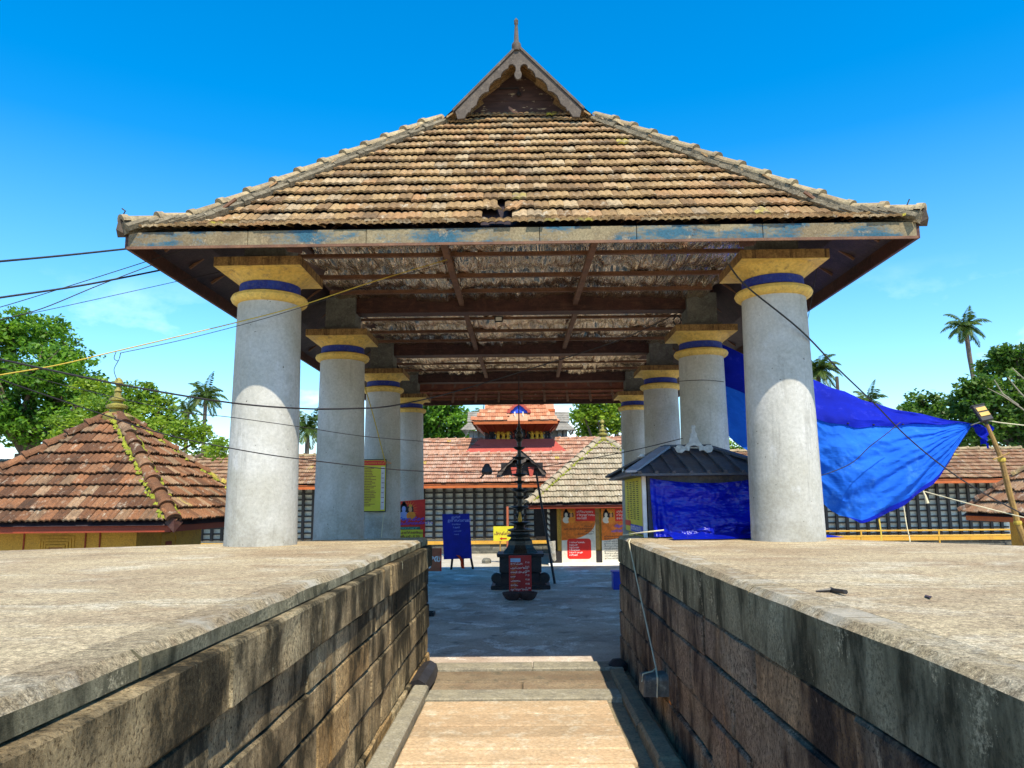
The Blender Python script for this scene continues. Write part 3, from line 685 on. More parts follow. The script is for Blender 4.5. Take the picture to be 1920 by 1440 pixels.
# rear rafters and tile battens seen from below
for i in range(11):
    x = -3.1 + 6.2 * i / 10
    P('rafter', MB().bar((x, 21.86, zr(1.09) - .12), (x * 1.12, 22.93, zr(.02) - .10), .07, .10), M_batten, pav)
for i in range(6):
    r = .1 + i * .2; P('tile_batten', MB().box(-EX + r, EX - r, YR - r - .02, YR - r + .02, zr(r) - .085, zr(r) - .055), M_tile_red, pav)
# sticks under the side and front eaves
for s in (-1, 1):
    for i, yv in enumerate([8.9, 9.6, 10.3, 11.1, 11.9, 12.8, 14, 15.2, 16.5, 18, 19.5, 21]):
        P('eave_batten', MB().bar((s * 4.3, yv, zr(.15) - .085), (s * 3.45, yv + rng.uniform(-.1, .1), zr(1.0) - .10), .03, .03), M_batten, pav)
    for xx in (3.9, 3.1, 2.2): P('eave_batten', MB().bar((s * xx, 8.45, zr(.2) - .085), (s * (xx - .1), 9.2, zr(.95) - .10), .04, .03), M_batten, pav)
    P('strut', MB().bar((s * 2.55, 8.35, 5.06), (s * 3.0, 9.4, 5.60), .16, .12), M_wood, pav)
# ------------------------------------------------------------------ long tiled cloister building behind
lb = T('cloister_building', 'long low temple building with a lattice wall under a pinkish tiled roof', 'temple building', (0, 34, 0))
E0, E1, RY, EZ, RZ = -24.0, 25.0, 34.3, 2.90, 4.22
EYv = 31.7
rows = [(V(E0, EYv + (RY - EYv) * i / 8, EZ + (RZ - EZ) * i / 8), V(E1, EYv + (RY - EYv) * i / 8, EZ + (RZ - EZ) * i / 8)) for i in range(9)]
def seg(rows, a, b): return [(V(a, p.y, p.z), V(b, p.y, p.z)) for p, q in rows]
lay_tiles(lb, seg(rows, E0, -5.2), .19, M_tile_far, stuff='left_roof_tiles')
lay_tiles(lb, seg(rows, -5.2, 5.6), .19, M_tile_pink, parts=0)
lay_tiles(lb, seg(rows, 5.6, E1), .19, M_tile_far, stuff='right_roof_tiles')
P('roof', MB().add([(E0, EYv, EZ - .05), (E1, EYv, EZ - .05), (E1, RY, RZ - .05), (E0, RY, RZ - .05), (E1, 37, EZ - .1), (E0, 37, EZ - .1)], [(0, 1, 2, 3), (3, 2, 4, 5)]), M_soffit, lb)
x = E0
while x < E1:
    if -16 < x < 22:
        hip_tiles(lb, (x + .46, RY, RZ + .04), (x, RY, RZ + .04), .46, .12, M_tile_pink if -5.2 < x < 5.6 else M_hip)
    x += .46
P('fascia_board', MB().box(E0, E1, EYv + .02, EYv + .06, EZ - .19, EZ - .015), M_orange, lb)
P('wall', MB().box(E0, E1, 33.18, 33.5, .5, 3.2), M_panel, lb)
P('yellow_base', MB().box(E0, E1, 33.0, 33.4, .44, .52).box(E0, E1, 32.92, 33.4, .38, .44), M_ochre, lb)
for z0, z1, yf in ((.25, .375, 32.98), (.12, .245, 32.9), (0, .115, 32.8)):
    x = -10.
    while x < 24:
        L = rng.uniform(.7, 1.5)
        P('plinth_stone', chbox(x + .005, x + L - .005, yf + rng.uniform(-.01, .01), 33.4, z0, z1, .02), M_plinth, lb); x += L
post_me = MB().box(-.055, .055, 0, .10, .60, 2.75).mesh('lattice_post', M_blackw)
shelf_me = MB().box(-.15, .15, -.005, .03, 0, .02).mesh('lamp_ledge', M_panel)
xs = [-15.4 + .43 * i for i in range(40)] + [4.2 + .43 * i for i in range(38)]
xs = [x for x in xs if not (.55 < x < 1.6)]
for x in xs: P('lattice_post', post_me, None, lb, M=Matrix.Translation((x, 33.02, 0)))
for z in [.66 + .235 * i for i in range(10)]:
    for a, b in ((-15.6, .55), (4.0, 20.4)):
        P('lattice_rail', MB().box(a, b, 33.06, 33.13, z - .034, z + .034), M_blackw, lb)
P('doorway', MB().box(.55, 2.1, 33.0, 33.17, .55, 2.75), M_blackw, lb)
P('yellow_rail', MB().tube([(4.0, 32.6, .80), (20.3, 32.6, .80)], .035, 6).tube([(4.0, 32.6, .58), (20.3, 32.6, .58)], .04, 6), M_ochre, lb)
for x in (4.3, 7.5, 10.8, 14.0, 17.2, 20.2): P('rail_post', MB().tube([(x, 32.6, 0), (x, 32.6, .84)], .035, 6), M_ochre, lb)
# dark gabled dormer on its roof
dm_y = 31.95
k_ = .0062 * 32 / 34
dp = [(-.10, 0), (-.98, -.80), (-1.02, -.92), (-.86, -.92), (-.72, -.72), (-.62, -.55), (-.42, -.42), (-.33, -.30), (-.2, -.27), (-.16, -.38), (-.05, -.42), (0, -.46)]
dp = dp + [(-x, z) for x, z in dp[::-1][1:]]
dz = 4.15
d1 = P('dormer', MB().prism([(x - .03, z + dz) for x, z in dp][::-1], Matrix.Translation((0, dm_y, 0)), .06), M_greywood, lb)
P('dormer_roof', MB().quad((-1.05, dm_y - .05, dz - .82), (-.03, dm_y - .05, dz + .08), (-.03, 33.9, dz + .08), (-1.05, 33.2, dz - .82)).quad((-.03, dm_y - .05, dz + .08), (.99, dm_y - .05, dz - .82), (.99, 33.2, dz - .82), (-.03, 33.9, dz + .08)), M_greywood, d1)
P('dormer_face', MB().box(-.9, .85, 32.25, 32.3, 2.85, 3.75), M_blackw, d1)
for s in (-.36, .36):
    P('bracket', MB().prism([(s - .13, 3.55), (s + .13, 3.55), (s + .08, 3.3), (s + .03, 3.0), (s - .03, 3.0), (s - .08, 3.3)], Matrix.Translation((0, 32.1, 0)), .08), M_pinkred, d1)
    P('brass_panel', MB().box(s - .28, s + .24, 32.18, 32.22, 2.92, 3.1), M_gold, d1)

# second, inner roof behind the ridge
ir = T('inner_roof', 'second tiled roof rising behind the ridge of the long building', 'temple roof', (-1, 40, 0))
rows = [(V(-5.25 + .0, 38.6 + i * .28, 4.35 + i * .20), V(6.5, 38.6 + i * .28, 4.35 + i * .20)) for i in range(6)]
lay_tiles(ir, rows, .2, M_tile_pink, stuff='roof_tiles')
P('roof_slope', MB().add([(-5.25, 38.6, 4.3), (6.5, 38.6, 4.3), (6.5, 40, 5.3), (-5.25, 40, 5.3), (6.5, 41.6, 4.0), (-5.25, 41.6, 4.0)], [(0, 1, 2, 3), (3, 2, 4, 5), (0, 3, 5)]), M_tile_pink, ir)
P('wall', MB().box(-5.0, 6.4, 39.2, 41.2, 0, 4.3), M_ochre, ir)
hip_tiles(ir, (6.5, 40, 5.36), (-5.25, 40, 5.36), .46, .10, M_tile_pink, joined=True)

# tiered sanctum tower
gp = T('sanctum_tower', 'red and orange tiered temple tower with gilded carved figures behind the roofs', 'temple tower', (-.15, 38, 0))
g = lambda px, py, Y=38.: at(px, py, Y)
def frustum(w0, w1, y0, y1, z0, z1, c=-.12, flare=None):
    """hip roof skirt; front at y0 rising to y1; returns builder"""
    n = 8; mb = MB(); rowsv = []
    for i in range(n + 1):
        t = i / n; e = (1 - t) ** 2 * (flare or 0)
        ww = w0 + (w1 - w0) * t + e; z = z0 + (z1 - z0) * t; d = (y1 - y0) * t - e
        rowsv += [(c - ww, y0 + d, z), (c + ww, y0 + d, z), (c + ww, 42 - d, z), (c - ww, 42 - d, z)]
    return mb.add(rowsv, [(i * 4 + k, i * 4 + (k + 1) % 4, i * 4 + 4 + (k + 1) % 4, i * 4 + 4 + k) for i in range(n) for k in range(4)])
a, b = g(872, 848), g(1063, 848); c_ = (a.x + b.x) / 2; zt = g(960, 823).z
P('tower_body', MB().box(c_ - 2.0, c_ + 2.0, 38.6, 42, 0, 4.4), M_stonegrey, gp)
P('red_skirt', frustum((b.x - a.x) / 2, 1.85, 37.6, 38.1, 4.5, zt, c_), M_pinkred, gp)
ev, tp_ = g(975, 793).z, g(975, 752).z
P('carved_wall', MB().box(c_ - 1.55, c_ + 1.55, 38.5, 41.6, zt - .02, ev + .1), M_wood, gp)
w_e = (g(1051, 791).x - g(897, 791).x) / 2
P('tower_roof', frustum(w_e - .12, .55, 37.3, 39.3, ev, ev + 1.9, c_, .25), M_brick, gp)
nr_ = 9; rt = []
for i in range(nr_ + 1):
    t = i / nr_; e = (1 - t) ** 2 * .25; ww = (w_e - .12) + (.55 - w_e + .12) * t + e; rt.append((V(c_ - ww, 37.3 + 2 * t - e, ev + 1.9 * t + .02), V(c_ + ww, 37.3 + 2 * t - e, ev + 1.9 * t + .02)))
lay_tiles(gp, rt, .2, M_tile_tower, lift=.035, skip=lambda r, p: abs(p.x - g(973, 770, 37.9).x) < .5 and p.z < g(973, 757, 37.9).z - .3)
P('eave_soffit', MB().add([(c_ - w_e, 37.2, ev - .02), (c_ + w_e, 37.2, ev - .02), (c_ + w_e - .42, 38.3, ev - .42), (c_ - w_e + .42, 38.3, ev - .42)], [(0, 1, 2, 3)]).add([(c_ - w_e, 37.2, ev - .02), (c_ - w_e + .42, 38.3, ev - .42), (c_ - w_e + .42, 41, ev - .42), (c_ - w_e, 42, ev - .02)], [(0, 1, 2, 3)]).add([(c_ + w_e, 37.2, ev - .02), (c_ + w_e - .42, 38.3, ev - .42), (c_ + w_e - .42, 41, ev - .42), (c_ + w_e, 42, ev - .02)], [(0, 1, 2, 3)]), M_redw, gp)
P('eave_board', MB().box(c_ - w_e, c_ + w_e, 37.06, 37.12, ev - .14, ev + .02), M_orange, gp)
# gilded figures under the eave: one continuous carved body each
def figure(px, h=1.0, mat=None):
    p = g(px, 822, 38.3); z = zt; mb = MB()
    pr = [(.02, 0), (.13, .01), (.12, .10), (.075, .16), (.10, .30), (.115, .36), (.085, .44), (.13, .56), (.12, .62), (.045, .65), (.075, .70), (.078, .76), (.05, .82), (.045, .86), (.01, .95)]
    mb.lathe([(r * h, zz * h * .82) for r, zz in pr], 10, (p.x, 38.33, z))
    for s in (-1, 1): mb.tube([(p.x + s * .12 * h, 38.33, z + .48 * h), (p.x + s * .20 * h, 38.28, z + .36 * h), (p.x + s * .10 * h, 38.24, z + .30 * h)], [.035 * h, .03 * h, .025 * h], 6)
    P('carved_figure', mb, mat or M_gold, gp, smooth=True)
for px in (934, 944, 953, 998, 1007, 1016): figure(px, .92)
for px in (920, 926, 960, 990, 1024, 1030): figure(px, .8, M_blackw)
for px in (963, 984): figure(px, .7, M_pinkred)
for px in (928, 958, 990, 1021):
    q = g(px, 822, 38.35); P('tower_pillar', MB().box(q.x - .05, q.x + .05, 38.3, 38.48, zt, ev), M_stonegrey, gp)
for px in (903, 921, 940, 959, 990, 1009, 1028, 1046):
    q = g(px, 795, 37.3); P('eave_bracket', MB().bar((q.x, 37.2, ev - .06), (c_ + (q.x - c_) * .8, 38.4, ev - .5), .05, .07), M_redw, gp)
P('carved_niche', MB().lathe([(.3, 0), (.34, .05), (.26, .1), (.30, .5), (.2, .68), (.05, .75)], 12, (g(975, 820).x, 38.25, zt)), M_blackw, gp, smooth=True)
# small dormer in the tower roof
dx = g(973, 770, 37.9).x; dzz = g(973, 757, 37.9).z; dy = 37.45
arch = [(-.60, -.50), (-.56, -.36), (-.42, -.28), (-.30, -.14), (-.12, -.02), (0, .05)]
arch = arch + [(-x, z) for x, z in arch[::-1][1:]]
inner = [(x * .72, (z + .5) * .74 - .5) for x, z in arch]
dr = P('roof_dormer', MB().prism([(dx + x, dzz + z) for x, z in arch + inner[::-1]][::-1], Matrix.Translation((0, dy, 0)), 1.3), M_pinkred, gp)
P('dormer_glass', MB().prism([(dx + x, dzz + z) for x, z in inner][::-1], Matrix.Translation((0, dy + .12, 0)), .05), M_inkb, dr)
P('dormer_apron', MB().quad((dx - .62, dy - .22, ev + .1), (dx + .62, dy - .22, ev + .1), (dx + .45, dy + .18, dzz - .5), (dx - .45, dy + .18, dzz - .5)), M_pinkred, dr)
for s in (-1, 1): P('dormer_bracket', MB().box(dx + s * .2 - .03, dx + s * .2 + .03, dy - .12, dy, dzz - .70, dzz - .46), M_cream, dr)
a, b = g(911, 775, 41), g(1037, 762, 41)
P('cross_gable', MB().add([(a.x, 39.4, a.z), (b.x, 39.4, a.z), (b.x, 40.4, b.z + .2), (a.x, 40.4, b.z + .2), (b.x, 41.4, a.z), (a.x, 41.4, a.z)], [(0, 1, 2, 3), (3, 2, 4, 5), (0, 3, 5), (1, 4, 2)]), M_brick, gp)
P('gable_trim', MB().box(a.x - .04, a.x + .02, 39.4, 40.4, a.z - .12, a.z + .02).box(b.x - .02, b.x + .04, 39.4, 40.4, a.z - .12, a.z + .02).box(a.x, b.x, 39.35, 39.4, a.z - .12, a.z), M_orange, gp)
for px in (911, 1037): P('spire', MB().tube([tuple(g(px, 772, 40.4)), tuple(g(px, 742, 40.4))], [.03, .012], 6), M_white, gp)
# grey shrine roof behind it
gr = T('grey_shrine', 'grey slate roofed shrine with two stepped roofs behind the tower', 'shrine', (-.2, 47, 0))
def gsk(pxa, pxb, pya, pxc, pxd, pyb, y0, y1):
    a, b, c, d = at(pxa, pya, y0), at(pxb, pya, y0), at(pxd, pyb, y1), at(pxc, pyb, y1)
    n = 5; mb = MB()
    for i in range(n):
        t0, t1 = i / n, (i + 1) / n
        L0, R0, L1, R1 = a.lerp(d, t0), b.lerp(c, t0), a.lerp(d, t1), b.lerp(c, t1); u = V(0, 0, .05)
        mb.quad(L0 + u, R0 + u, R1, L1).quad(L0, R0, R0 + u, L0 + u)
        mb.quad(V(L0.x, 2 * 48.5 - L0.y, L0.z), L0 + u, L1, V(L1.x, 2 * 48.5 - L1.y, L1.z)).quad(R0 + u, V(R0.x, 2 * 48.5 - R0.y, R0.z), V(R1.x, 2 * 48.5 - R1.y, R1.z), R1)
    return mb
P('upper_roof', gsk(876, 1068, 791, 878, 1066, 772, 47, 47.9), M_greyroof, gr)
P('lower_roof', gsk(864, 1079, 806, 880, 1062, 791, 46.2, 47.2), M_greyroof, gr)
a, b = at(880, 820, 47), at(1064, 806, 47)
P('wall', MB().box(a.x, b.x, 47, 50, 0, b.z), M_stonegrey, gr)
for px in (884, 892, 1050, 1060):
    q = at(px, 815, 46.8); P('pillar', MB().box(q.x - .12, q.x + .12, 46.7, 46.95, 0, b.z - .02), M_stonegrey, gr)

# ------------------------------------------------------------------ small square shrines with pyramid roofs
def shrine(name, label, cx, cy, a, ez, az, wx0, wx1, wy0, wy1, mt, rows, tw, parts_f, parts_r=0, hipm=None, moss=(), fin=True, finm=None, fascia=None, wall=None, sag=.0, base=0, hiplen=.36, hiprad=.10, parts_l=0):
    t = T(name, label, 'shrine', (cx, cy, 0))
    cor = lambda r, sx, sy: V(cx + sx * (a - r * a), cy + sy * (a - r * a), ez + (az - ez) * r - sag * math.sin(math.pi * r))
    rr = [i / rows * .96 for i in range(rows + 1)]
    lay_tiles(t, [(cor(r, -1, -1), cor(r, 1, -1)) for r in rr], tw, mt, amp=.021, parts=parts_f, stuff='roof_tiles')
    lay_tiles(t, [(cor(r, 1, -1), cor(r, 1, 1)) for r in rr], tw, mt, amp=.021, parts=parts_r, stuff='side_roof_tiles')
    lay_tiles(t, [(cor(r, -1, 1), cor(r, -1, -1)) for r in rr], tw, mt, amp=.021, parts=parts_l, stuff='side_roof_tiles')
    mb = MB(); d = V(0, 0, -.045)
    for (s0, s1) in (((-1, -1), (1, -1)), ((1, -1), (1, 1)), ((1, 1), (-1, 1)), ((-1, 1), (-1, -1))):
        for i in range(6): mb.quad(cor(i / 6, *s0) + d, cor(i / 6, *s1) + d, cor((i + 1) / 6, *s1) + d, cor((i + 1) / 6, *s0) + d)
    P('roof_boarding', mb, M_soffit, t)
    for sx, sy in ((1, -1), (-1, -1), (1, 1), (-1, 1)):
        for q0, q1 in ((0, .32), (.32, .64), (.64, .95)):
            hip_tiles(t, cor(q0, sx, sy) + V(0, 0, .05), cor(q1, sx, sy) + V(0, 0, .05), hiplen, hiprad, hipm or M_hip)
    for sx, sy, n in moss:
        mb = MB()
        for i in range(n):
            r = rng.random() ** .8 * .93; p = cor(r, sx, sy); s = rng.choice((-1, 1))
            off = V(-sx * .12, 0, .03) if s < 0 else V(0, -sy * .12, .03)
            for q in range(4):
                o = p + off * rng.uniform(.7, 1.7) + V(rng.gauss(0, .02), rng.gauss(0, .02), .02)
                mb.lathe([(.0, -.015), (rng.uniform(.02, .045), 0), (.02, rng.uniform(.02, .045)), (.0, .05)], 5, tuple(o), rng.random())
        P('moss', mb, M_moss, t, kind='stuff')
    ft = fascia or M_redw
    P('fascia_board', MB().box(cx - a + .06, cx + a - .06, cy - a + .05, cy - a + .09, ez - .15, ez - .03).box(cx + a - .09, cx + a - .05, cy - a + .095, cy + a - .06, ez - .15, ez - .03).box(cx - a + .05, cx - a + .09, cy - a + .095, cy + a - .06, ez - .15, ez - .03), ft, t)
    wl = P('wall', MB().box(wx0, wx1, wy0, wy1, base, ez + .35), wall or M_ochre, t)
    if fin:
        z = az - .12; fm = finm or M_brassf
        P('finial', MB().lathe([(.30, -.05), (.32, .03), (.22, .09), (.13, .12), (.12, .18), (.19, .2), (.20, .25), (.10, .29), (.09, .33), (.14, .35), (.14, .38), (.07, .42), (.055, .50), (.075, .53), (.05, .56), (.03, .62), (.085, .68), (.06, .76), (.01, .80)], 14, (cx, cy, z)), fm, t, smooth=True)
    return t, wl, cor
ls, lw, lcor = shrine('tiled_shrine', 'ochre walled shrine with a mossy dark red pyramid roof beside the left platform', -7.75, 14.5, 2.2, 1.90, 3.93, -9.5, -6.67, 13.4, 16.1, M_tile_red, 10, .20, 170, 120, M_tile_red, ((1, -1, 190), (1, 1, 60)), hiplen=.36, hiprad=.115)
def door_frame(t, cx, y, z1, w, n=3):
    f = None
    for i in range(n):
        e = w / 2 - i * .05; zt_ = z1 - i * .05
        mb = MB().box(cx - e, cx - e + .035, y - .012 - .006 * i, y + .02, .3, zt_).box(cx + e - .035, cx + e, y - .012 - .006 * i, y + .02, .3, zt_).box(cx - e + .035, cx + e - .035, y - .012 - .006 * i, y + .02, zt_ - .035, zt_)
        f = P('door_moulding', mb, M_ochre, t)
    return f
door_frame(ls, -8.05, 13.4, 1.66, .62, 4)
P('false_door', MB().box(-8.19, -7.91, 13.388, 13.42, .4, 1.5), plain('brown_ochre', (.30, .15, .03)), ls)
for x in (-8.62, -7.55, -7.30): P('pilaster_line', MB().box(x - .012, x + .012, 13.385, 13.42, .3, 1.75), M_redw, ls)
P('door_moulding', MB().box(-6.69, -6.655, 14.3, 14.34, .3, 1.65).box(-6.69, -6.655, 14.9, 14.94, .3, 1.65).box(-6.69, -6.655, 14.34, 14.9, 1.6, 1.65), M_ochre, ls)
P('false_door', MB().box(-6.69, -6.66, 14.5, 14.75, .4, 1.5), M_redw, ls)
hr = lcor(0, 1, -1)
P('hip_end', MB().add([hr + V(-.14, -.0, .0), hr + V(.02, -.02, .13), hr + V(.10, .12, .0), hr + V(.03, -.03, -.16)], [(0, 1, 3), (1, 2, 3), (0, 3, 2)]), M_wood, ls)

rsn, rw, rcor = shrine('tiled_shrine', 'small shrine with a pale mossy pyramid roof and poster boards on its front', 3.02, 28.85, 2.88, 2.06, 4.5, 1.19, 4.9, 27.0, 30.8, M_tile_pale, 12, .205, 185, 0, M_tile_pale, ((-1, -1, 200), (1, -1, 120)), hiplen=.40, hiprad=.13, fascia=M_redw)
P('dark_doorway', MB().box(.95, 1.19, 27.5, 30.0, .3, 1.95), M_blackw, rsn)
for z in [.75 + .2 * i for i in range(6)]: P('louvre', MB().box(.93, .955, 27.6, 29.9, z, z + .1), M_panel, rsn)
P('pilaster', MB().box(1.2, 1.33, 26.96, 26.999, .3, 1.95), M_ochre, rsn)
P('pilaster', MB().box(2.45, 2.62, 26.95, 26.999, .5, 1.95), M_bamboo, rsn)
P('dark_base', MB().box(.9, 5.0, 26.94, 27.2, 0, .45), M_blackw, rsn)
P('step', MB().box(.85, 5.2, 26.5, 26.93, .0, .06), M_white, rsn)

r2, r2w, r2cor = shrine('tiled_shrine', 'ochre shrine with an orange edged brown tiled roof beside the leaning lamp pole', 12.56, 15.5, 2.5, 1.80, 4.25, 10.72, 14.6, 13.4, 17.35, M_tile_far, 10, .20, 20, 0, M_tile_far, (), parts_l=150, fascia=M_orange, hiplen=.4, hiprad=.11)
for y in (16.9, 16.6): P('wall_line', MB().box(10.70, 10.735, y - .012, y + .012, .3, 1.8), M_bamboo, r2)
from mathutils import noise as mn
# ------------------------------------------------------------------ ticket kiosk under a blue sheet
kx0, kx1, ky0, ky1 = 1.66, 3.35, 10.4, 12.5
kz = T('ticket_kiosk', 'small booth with a dark ribbed metal roof behind the right platform', 'kiosk', (2.5, 11.4, 0))
P('wall', MB().box(kx0 + .02, kx1, ky0 + .06, ky1, 0, 2.5), M_sheet, kz)
e = dict(x0=1.42, x1=3.45, y0=10.15, y1=12.75, z=2.53); rx0, rx1, ry, rz_ = 2.12, 2.75, 11.4, 2.93
A, B, Cc, D = V(e['x0'], e['y0'], e['z']), V(e['x1'], e['y0'], e['z']), V(e['x1'], e['y1'], e['z']), V(e['x0'], e['y1'], e['z'])
Lr, Rr = V(rx0, ry, rz_), V(rx1, ry, rz_)
t_ = V(0, 0, -.03)
roofm = MB().quad(A, B, Rr, Lr).quad(Cc, D, Lr, Rr).add([D, A, Lr, B, Cc, Rr], [(0, 1, 2), (3, 4, 5)])
roofm.quad(A + t_, D + t_, Cc + t_, B + t_).quad(A, D, D + t_, A + t_).quad(A + t_, B + t_, B, A).quad(B + t_, Cc + t_, Cc, B)
P('roof', roofm, M_sheet, kz)
for i in range(9):
    t = (i + .5) / 9; p = A.lerp(B, t); top = Lr.lerp(Rr, max(0, min(1, (p.x - rx0) / (rx1 - rx0))))
    if p.x < rx0: q = A.lerp(Lr, (p.x - A.x) / (rx0 - A.x)); 
    elif p.x > rx1: q = B.lerp(Rr, (B.x - p.x) / (B.x - rx1))
    else: q = V(p.x, ry, rz_)
    P('roof_rib', MB().bar(p + V(0, -.01, .012), q + V(0, 0, .012), .045, .035, (0, -.2, 1)), M_sheet, kz)
for a, b in ((A, Lr), (B, Rr), (D, Lr)): P('hip_cap', MB().bar(a + V(0, 0, .03), b + V(0, 0, .03), .15, .03), plain('light_sheet', (.30, .34, .42), .45) if a is A else M_sheet, kz)
P('ridge_cap', MB().bar(Lr + V(-.03, 0, .04), Rr + V(.03, 0, .04), .12, .03), M_sheet, kz)
op = [(-.30, 0), (-.335, .06), (-.30, .115), (-.23, .12), (-.17, .09), (-.10, .16), (-.055, .26), (-.07, .30), (-.04, .31), (-.03, .38), (-.045, .41), (-.02, .44), (.03, .43), (.035, .40), (.02, .37), (.04, .31), (.07, .30), (.055, .26), (.10, .16), (.17, .09), (.23, .12), (.30, .115), (.335, .06), (.30, 0), (.22, -.01), (.16, .035), (.09, .02), (.075, .09), (.0, .115), (-.075, .09), (-.09, .02), (-.16, .035), (-.22, -.01)]
bevel(P('ridge_ornament', MB().prism([(2.42 + x * .80, rz_ - .09 + z * .88) for x, z in op], Matrix.Translation((0, 10.85, 0)), .035), M_ornw, kz), .006)
P('ornament_back', MB().lathe([(.02, 0), (.07, .02), (.02, .06)], 8, (1.78, 11.5, 2.80)), M_white, kz)
P('pipe', MB().tube([(1.60, 12.3, 2.6), (1.60, 12.3, 2.98)], .02, 6), M_white, kz)
bd = P('price_board', MB().box(kx0 - .03, kx0 - .001, ky0 + .12, ky1 - .1, 1.72, 2.50), M_signY, kz)
fx = kx0 - .036
P('board_frame', MB().box(kx0 - .05, kx0 - .001, ky0 + .085, ky0 + .115, 1.70, 2.5).box(kx0 - .05, kx0 - .001, ky0 + .05, ky0 + .058, 1.6, 2.5), M_white, bd)
P('red_edge', MB().box(kx0 - .045, kx0 - .03, ky0 + .116, ky0 + .17, 1.72, 2.5), M_signR, bd)
P('blue_strip', MB().box(fx - .004, fx, ky0 + .17, ky1 - .7, 1.73, 1.83), M_inkb, bd)
text(bd, 'ദേവസ്വംബോർഡ്', (fx - .007, ky1 - .75, 1.755), .10, M_inkw, (0, -1, 0), wide=1.1)
P('red_strip', MB().box(fx - .004, fx, ky1 - .69, ky1 - .12, 1.80, 1.88), M_signR, bd)
mb = MB()
for col, (c0, c1) in enumerate(((.20, .30), (.52, .66), (.85, 1.0), (1.2, 1.32))):
    for r in range(20):
        z = 2.44 - r * .028; L = rng.uniform(.5, 1) * (c1 - c0 + .06); y = ky0 + .2 + c0 + .15
        k = 0.
        while k < L:
            q = rng.uniform(.02, .05); mb.box(fx - .003, fx, y + k, y + k + q, z, z + .011); k += q + .014
P('board_print', mb, M_ink, bd, kind='stuff')
P('lower_board', MB().box(kx0 - .03, kx0 - .001, ky0 + .1, ky1 - .4, 1.60, 1.70), M_signY, kz)
P('board_print', MB().add([], []).box(kx0 - .034, kx0 - .031, ky0 + .2, ky0 + .3, 1.61, 1.69).box(kx0 - .034, kx0 - .031, ky0 + .4, ky0 + .55, 1.61, 1.68).box(kx0 - .034, kx0 - .031, ky0 + .65, ky0 + .8, 1.60, 1.69).box(kx0 - .034, kx0 - .031, ky0 + .95, ky0 + 1.15, 1.61, 1.69), M_ink, kz)
P('side_strip', MB().box(kx0 - .036, kx0 - .031, ky1 - .55, ky1 - .42, 1.9, 2.15), M_inky, bd)

def ksheet(u, v):
    x = 1.70 + 1.78 * u; z = 2.47 - .80 * v
    # swags hung from two gathers, pulled diagonals at the right, crumples near the hem
    sw = .030 * math.sin(14 * (v - .55 * u * u) + 3 * u) * (.2 + v) + .045 * math.sin(8.5 * (u + .9 * v) * 1.7) * max(0, u - .45) * 2
    cr = .050 * (mn.turbulence(Vector((u * 5.5, v * 4.0, 2.)), 4, False) - .5) + .05 * (mn.turbulence(Vector((u * 13, v * 9, 5.)), 3, True) - .6) * (.15 + max(0, v - .55) * 1.3 + max(0, u - .62) * 1.6)
    if u < .14: sw += .05 * math.sin(u * 90) * (1 - u / .14) * (.3 + v)
    dr = -.07 * math.sin(math.pi * min(1, u * 1.15)) * (1 - v)
    y = 10.33 - .13 * v * v - sw - cr - .08 * math.exp(-((v - .80 + .12 * u) * 8) ** 2)
    if u > .7: x += .20 * v * (u - .7) * 3; y -= .12 * v * (u - .7) * 3
    return (x, y, max(z + dr, 1.69 + .02 * v))
tag(P('blue_sheet', MB().grid(ksheet, 150, 90), M_tarpk, None, smooth=True), 'glossy dark blue plastic sheet covering the front of the booth', 'plastic sheet')
def kskirt(u, v):
    x = 1.85 + 1.75 * u + .42 * u * v; y = 10.12 - .06 - .42 * v + .2 * u + .03 * math.sin(u * 19)
    return (x, y, 1.75 - .05 * v + .02 * math.sin(u * 30 + v * 3) * (1 - v) + .004)
tag(P('blue_sheet', MB().grid(kskirt, 60, 8), M_tarpk, None, smooth=True), 'crumpled hem of blue plastic lying on the right platform beside the column', 'plastic sheet')

# ------------------------------------------------------------------ the large tarpaulin beside the hall
tp = [at(*p) for p in ((1335, 640, 14.2), (1430, 682, 14.1), (1515, 712, 13.9), (1580, 737, 13.75), (1640, 760, 13.6), (1730, 780, 13.4), (1820, 797, 13.2))]
bt = [at(*p) for p in ((1335, 790, 14.4), (1390, 838, 14.0), (1460, 890, 13.6), (1530, 937, 13.3), (1575, 966, 13.0), (1612, 980, 12.9), (1655, 968, 12.9), (1705, 940, 13.0), (1745, 908, 13.1), (1782, 862, 13.15), (1820, 797, 13.2))]
def along(pl, t):
    t = max(0, min(.99999, t)) * (len(pl) - 1); i = int(t); f = t - i; return pl[i].lerp(pl[i + 1], f)
apex = tp[-1]
def big(u, v):
    p = along(tp, u).lerp(along(bt, u), v)
    d = p - apex; r = max(.001, math.hypot(d.x, d.z)); a = math.atan2(-d.z, -d.x)
    f = .055 * math.sin(a * 26 + .5 * math.sin(r * 1.1)) * min(1, r * .45) * math.exp(-r * .16) + .03 * math.sin(a * 61 + r) * min(1, r * .7) * math.exp(-r * .45)
    belly = -.40 * math.sin(math.pi * min(1, v)) * math.sin(math.pi * u ** .8)
    cr = .085 * (mn.turbulence(Vector((u * 9, v * 7, 1.)), 4, True) - .6) * (1 - .5 * u)
    return (p.x, p.y + f + belly + cr, p.z + .012 * math.sin(u * 40 + v * 9))
bigt = tag(P('tarpaulin', MB().grid(big, 170, 100), M_tarp, None, smooth=True), 'large bright blue tarpaulin stretched from the hall to the leaning lamp pole', 'tarpaulin')
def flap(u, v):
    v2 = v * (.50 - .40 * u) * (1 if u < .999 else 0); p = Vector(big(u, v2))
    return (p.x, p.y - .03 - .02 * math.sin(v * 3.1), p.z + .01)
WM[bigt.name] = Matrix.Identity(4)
P('folded_edge', MB().grid(flap, 80, 10), M_tarpd, bigt, smooth=True)
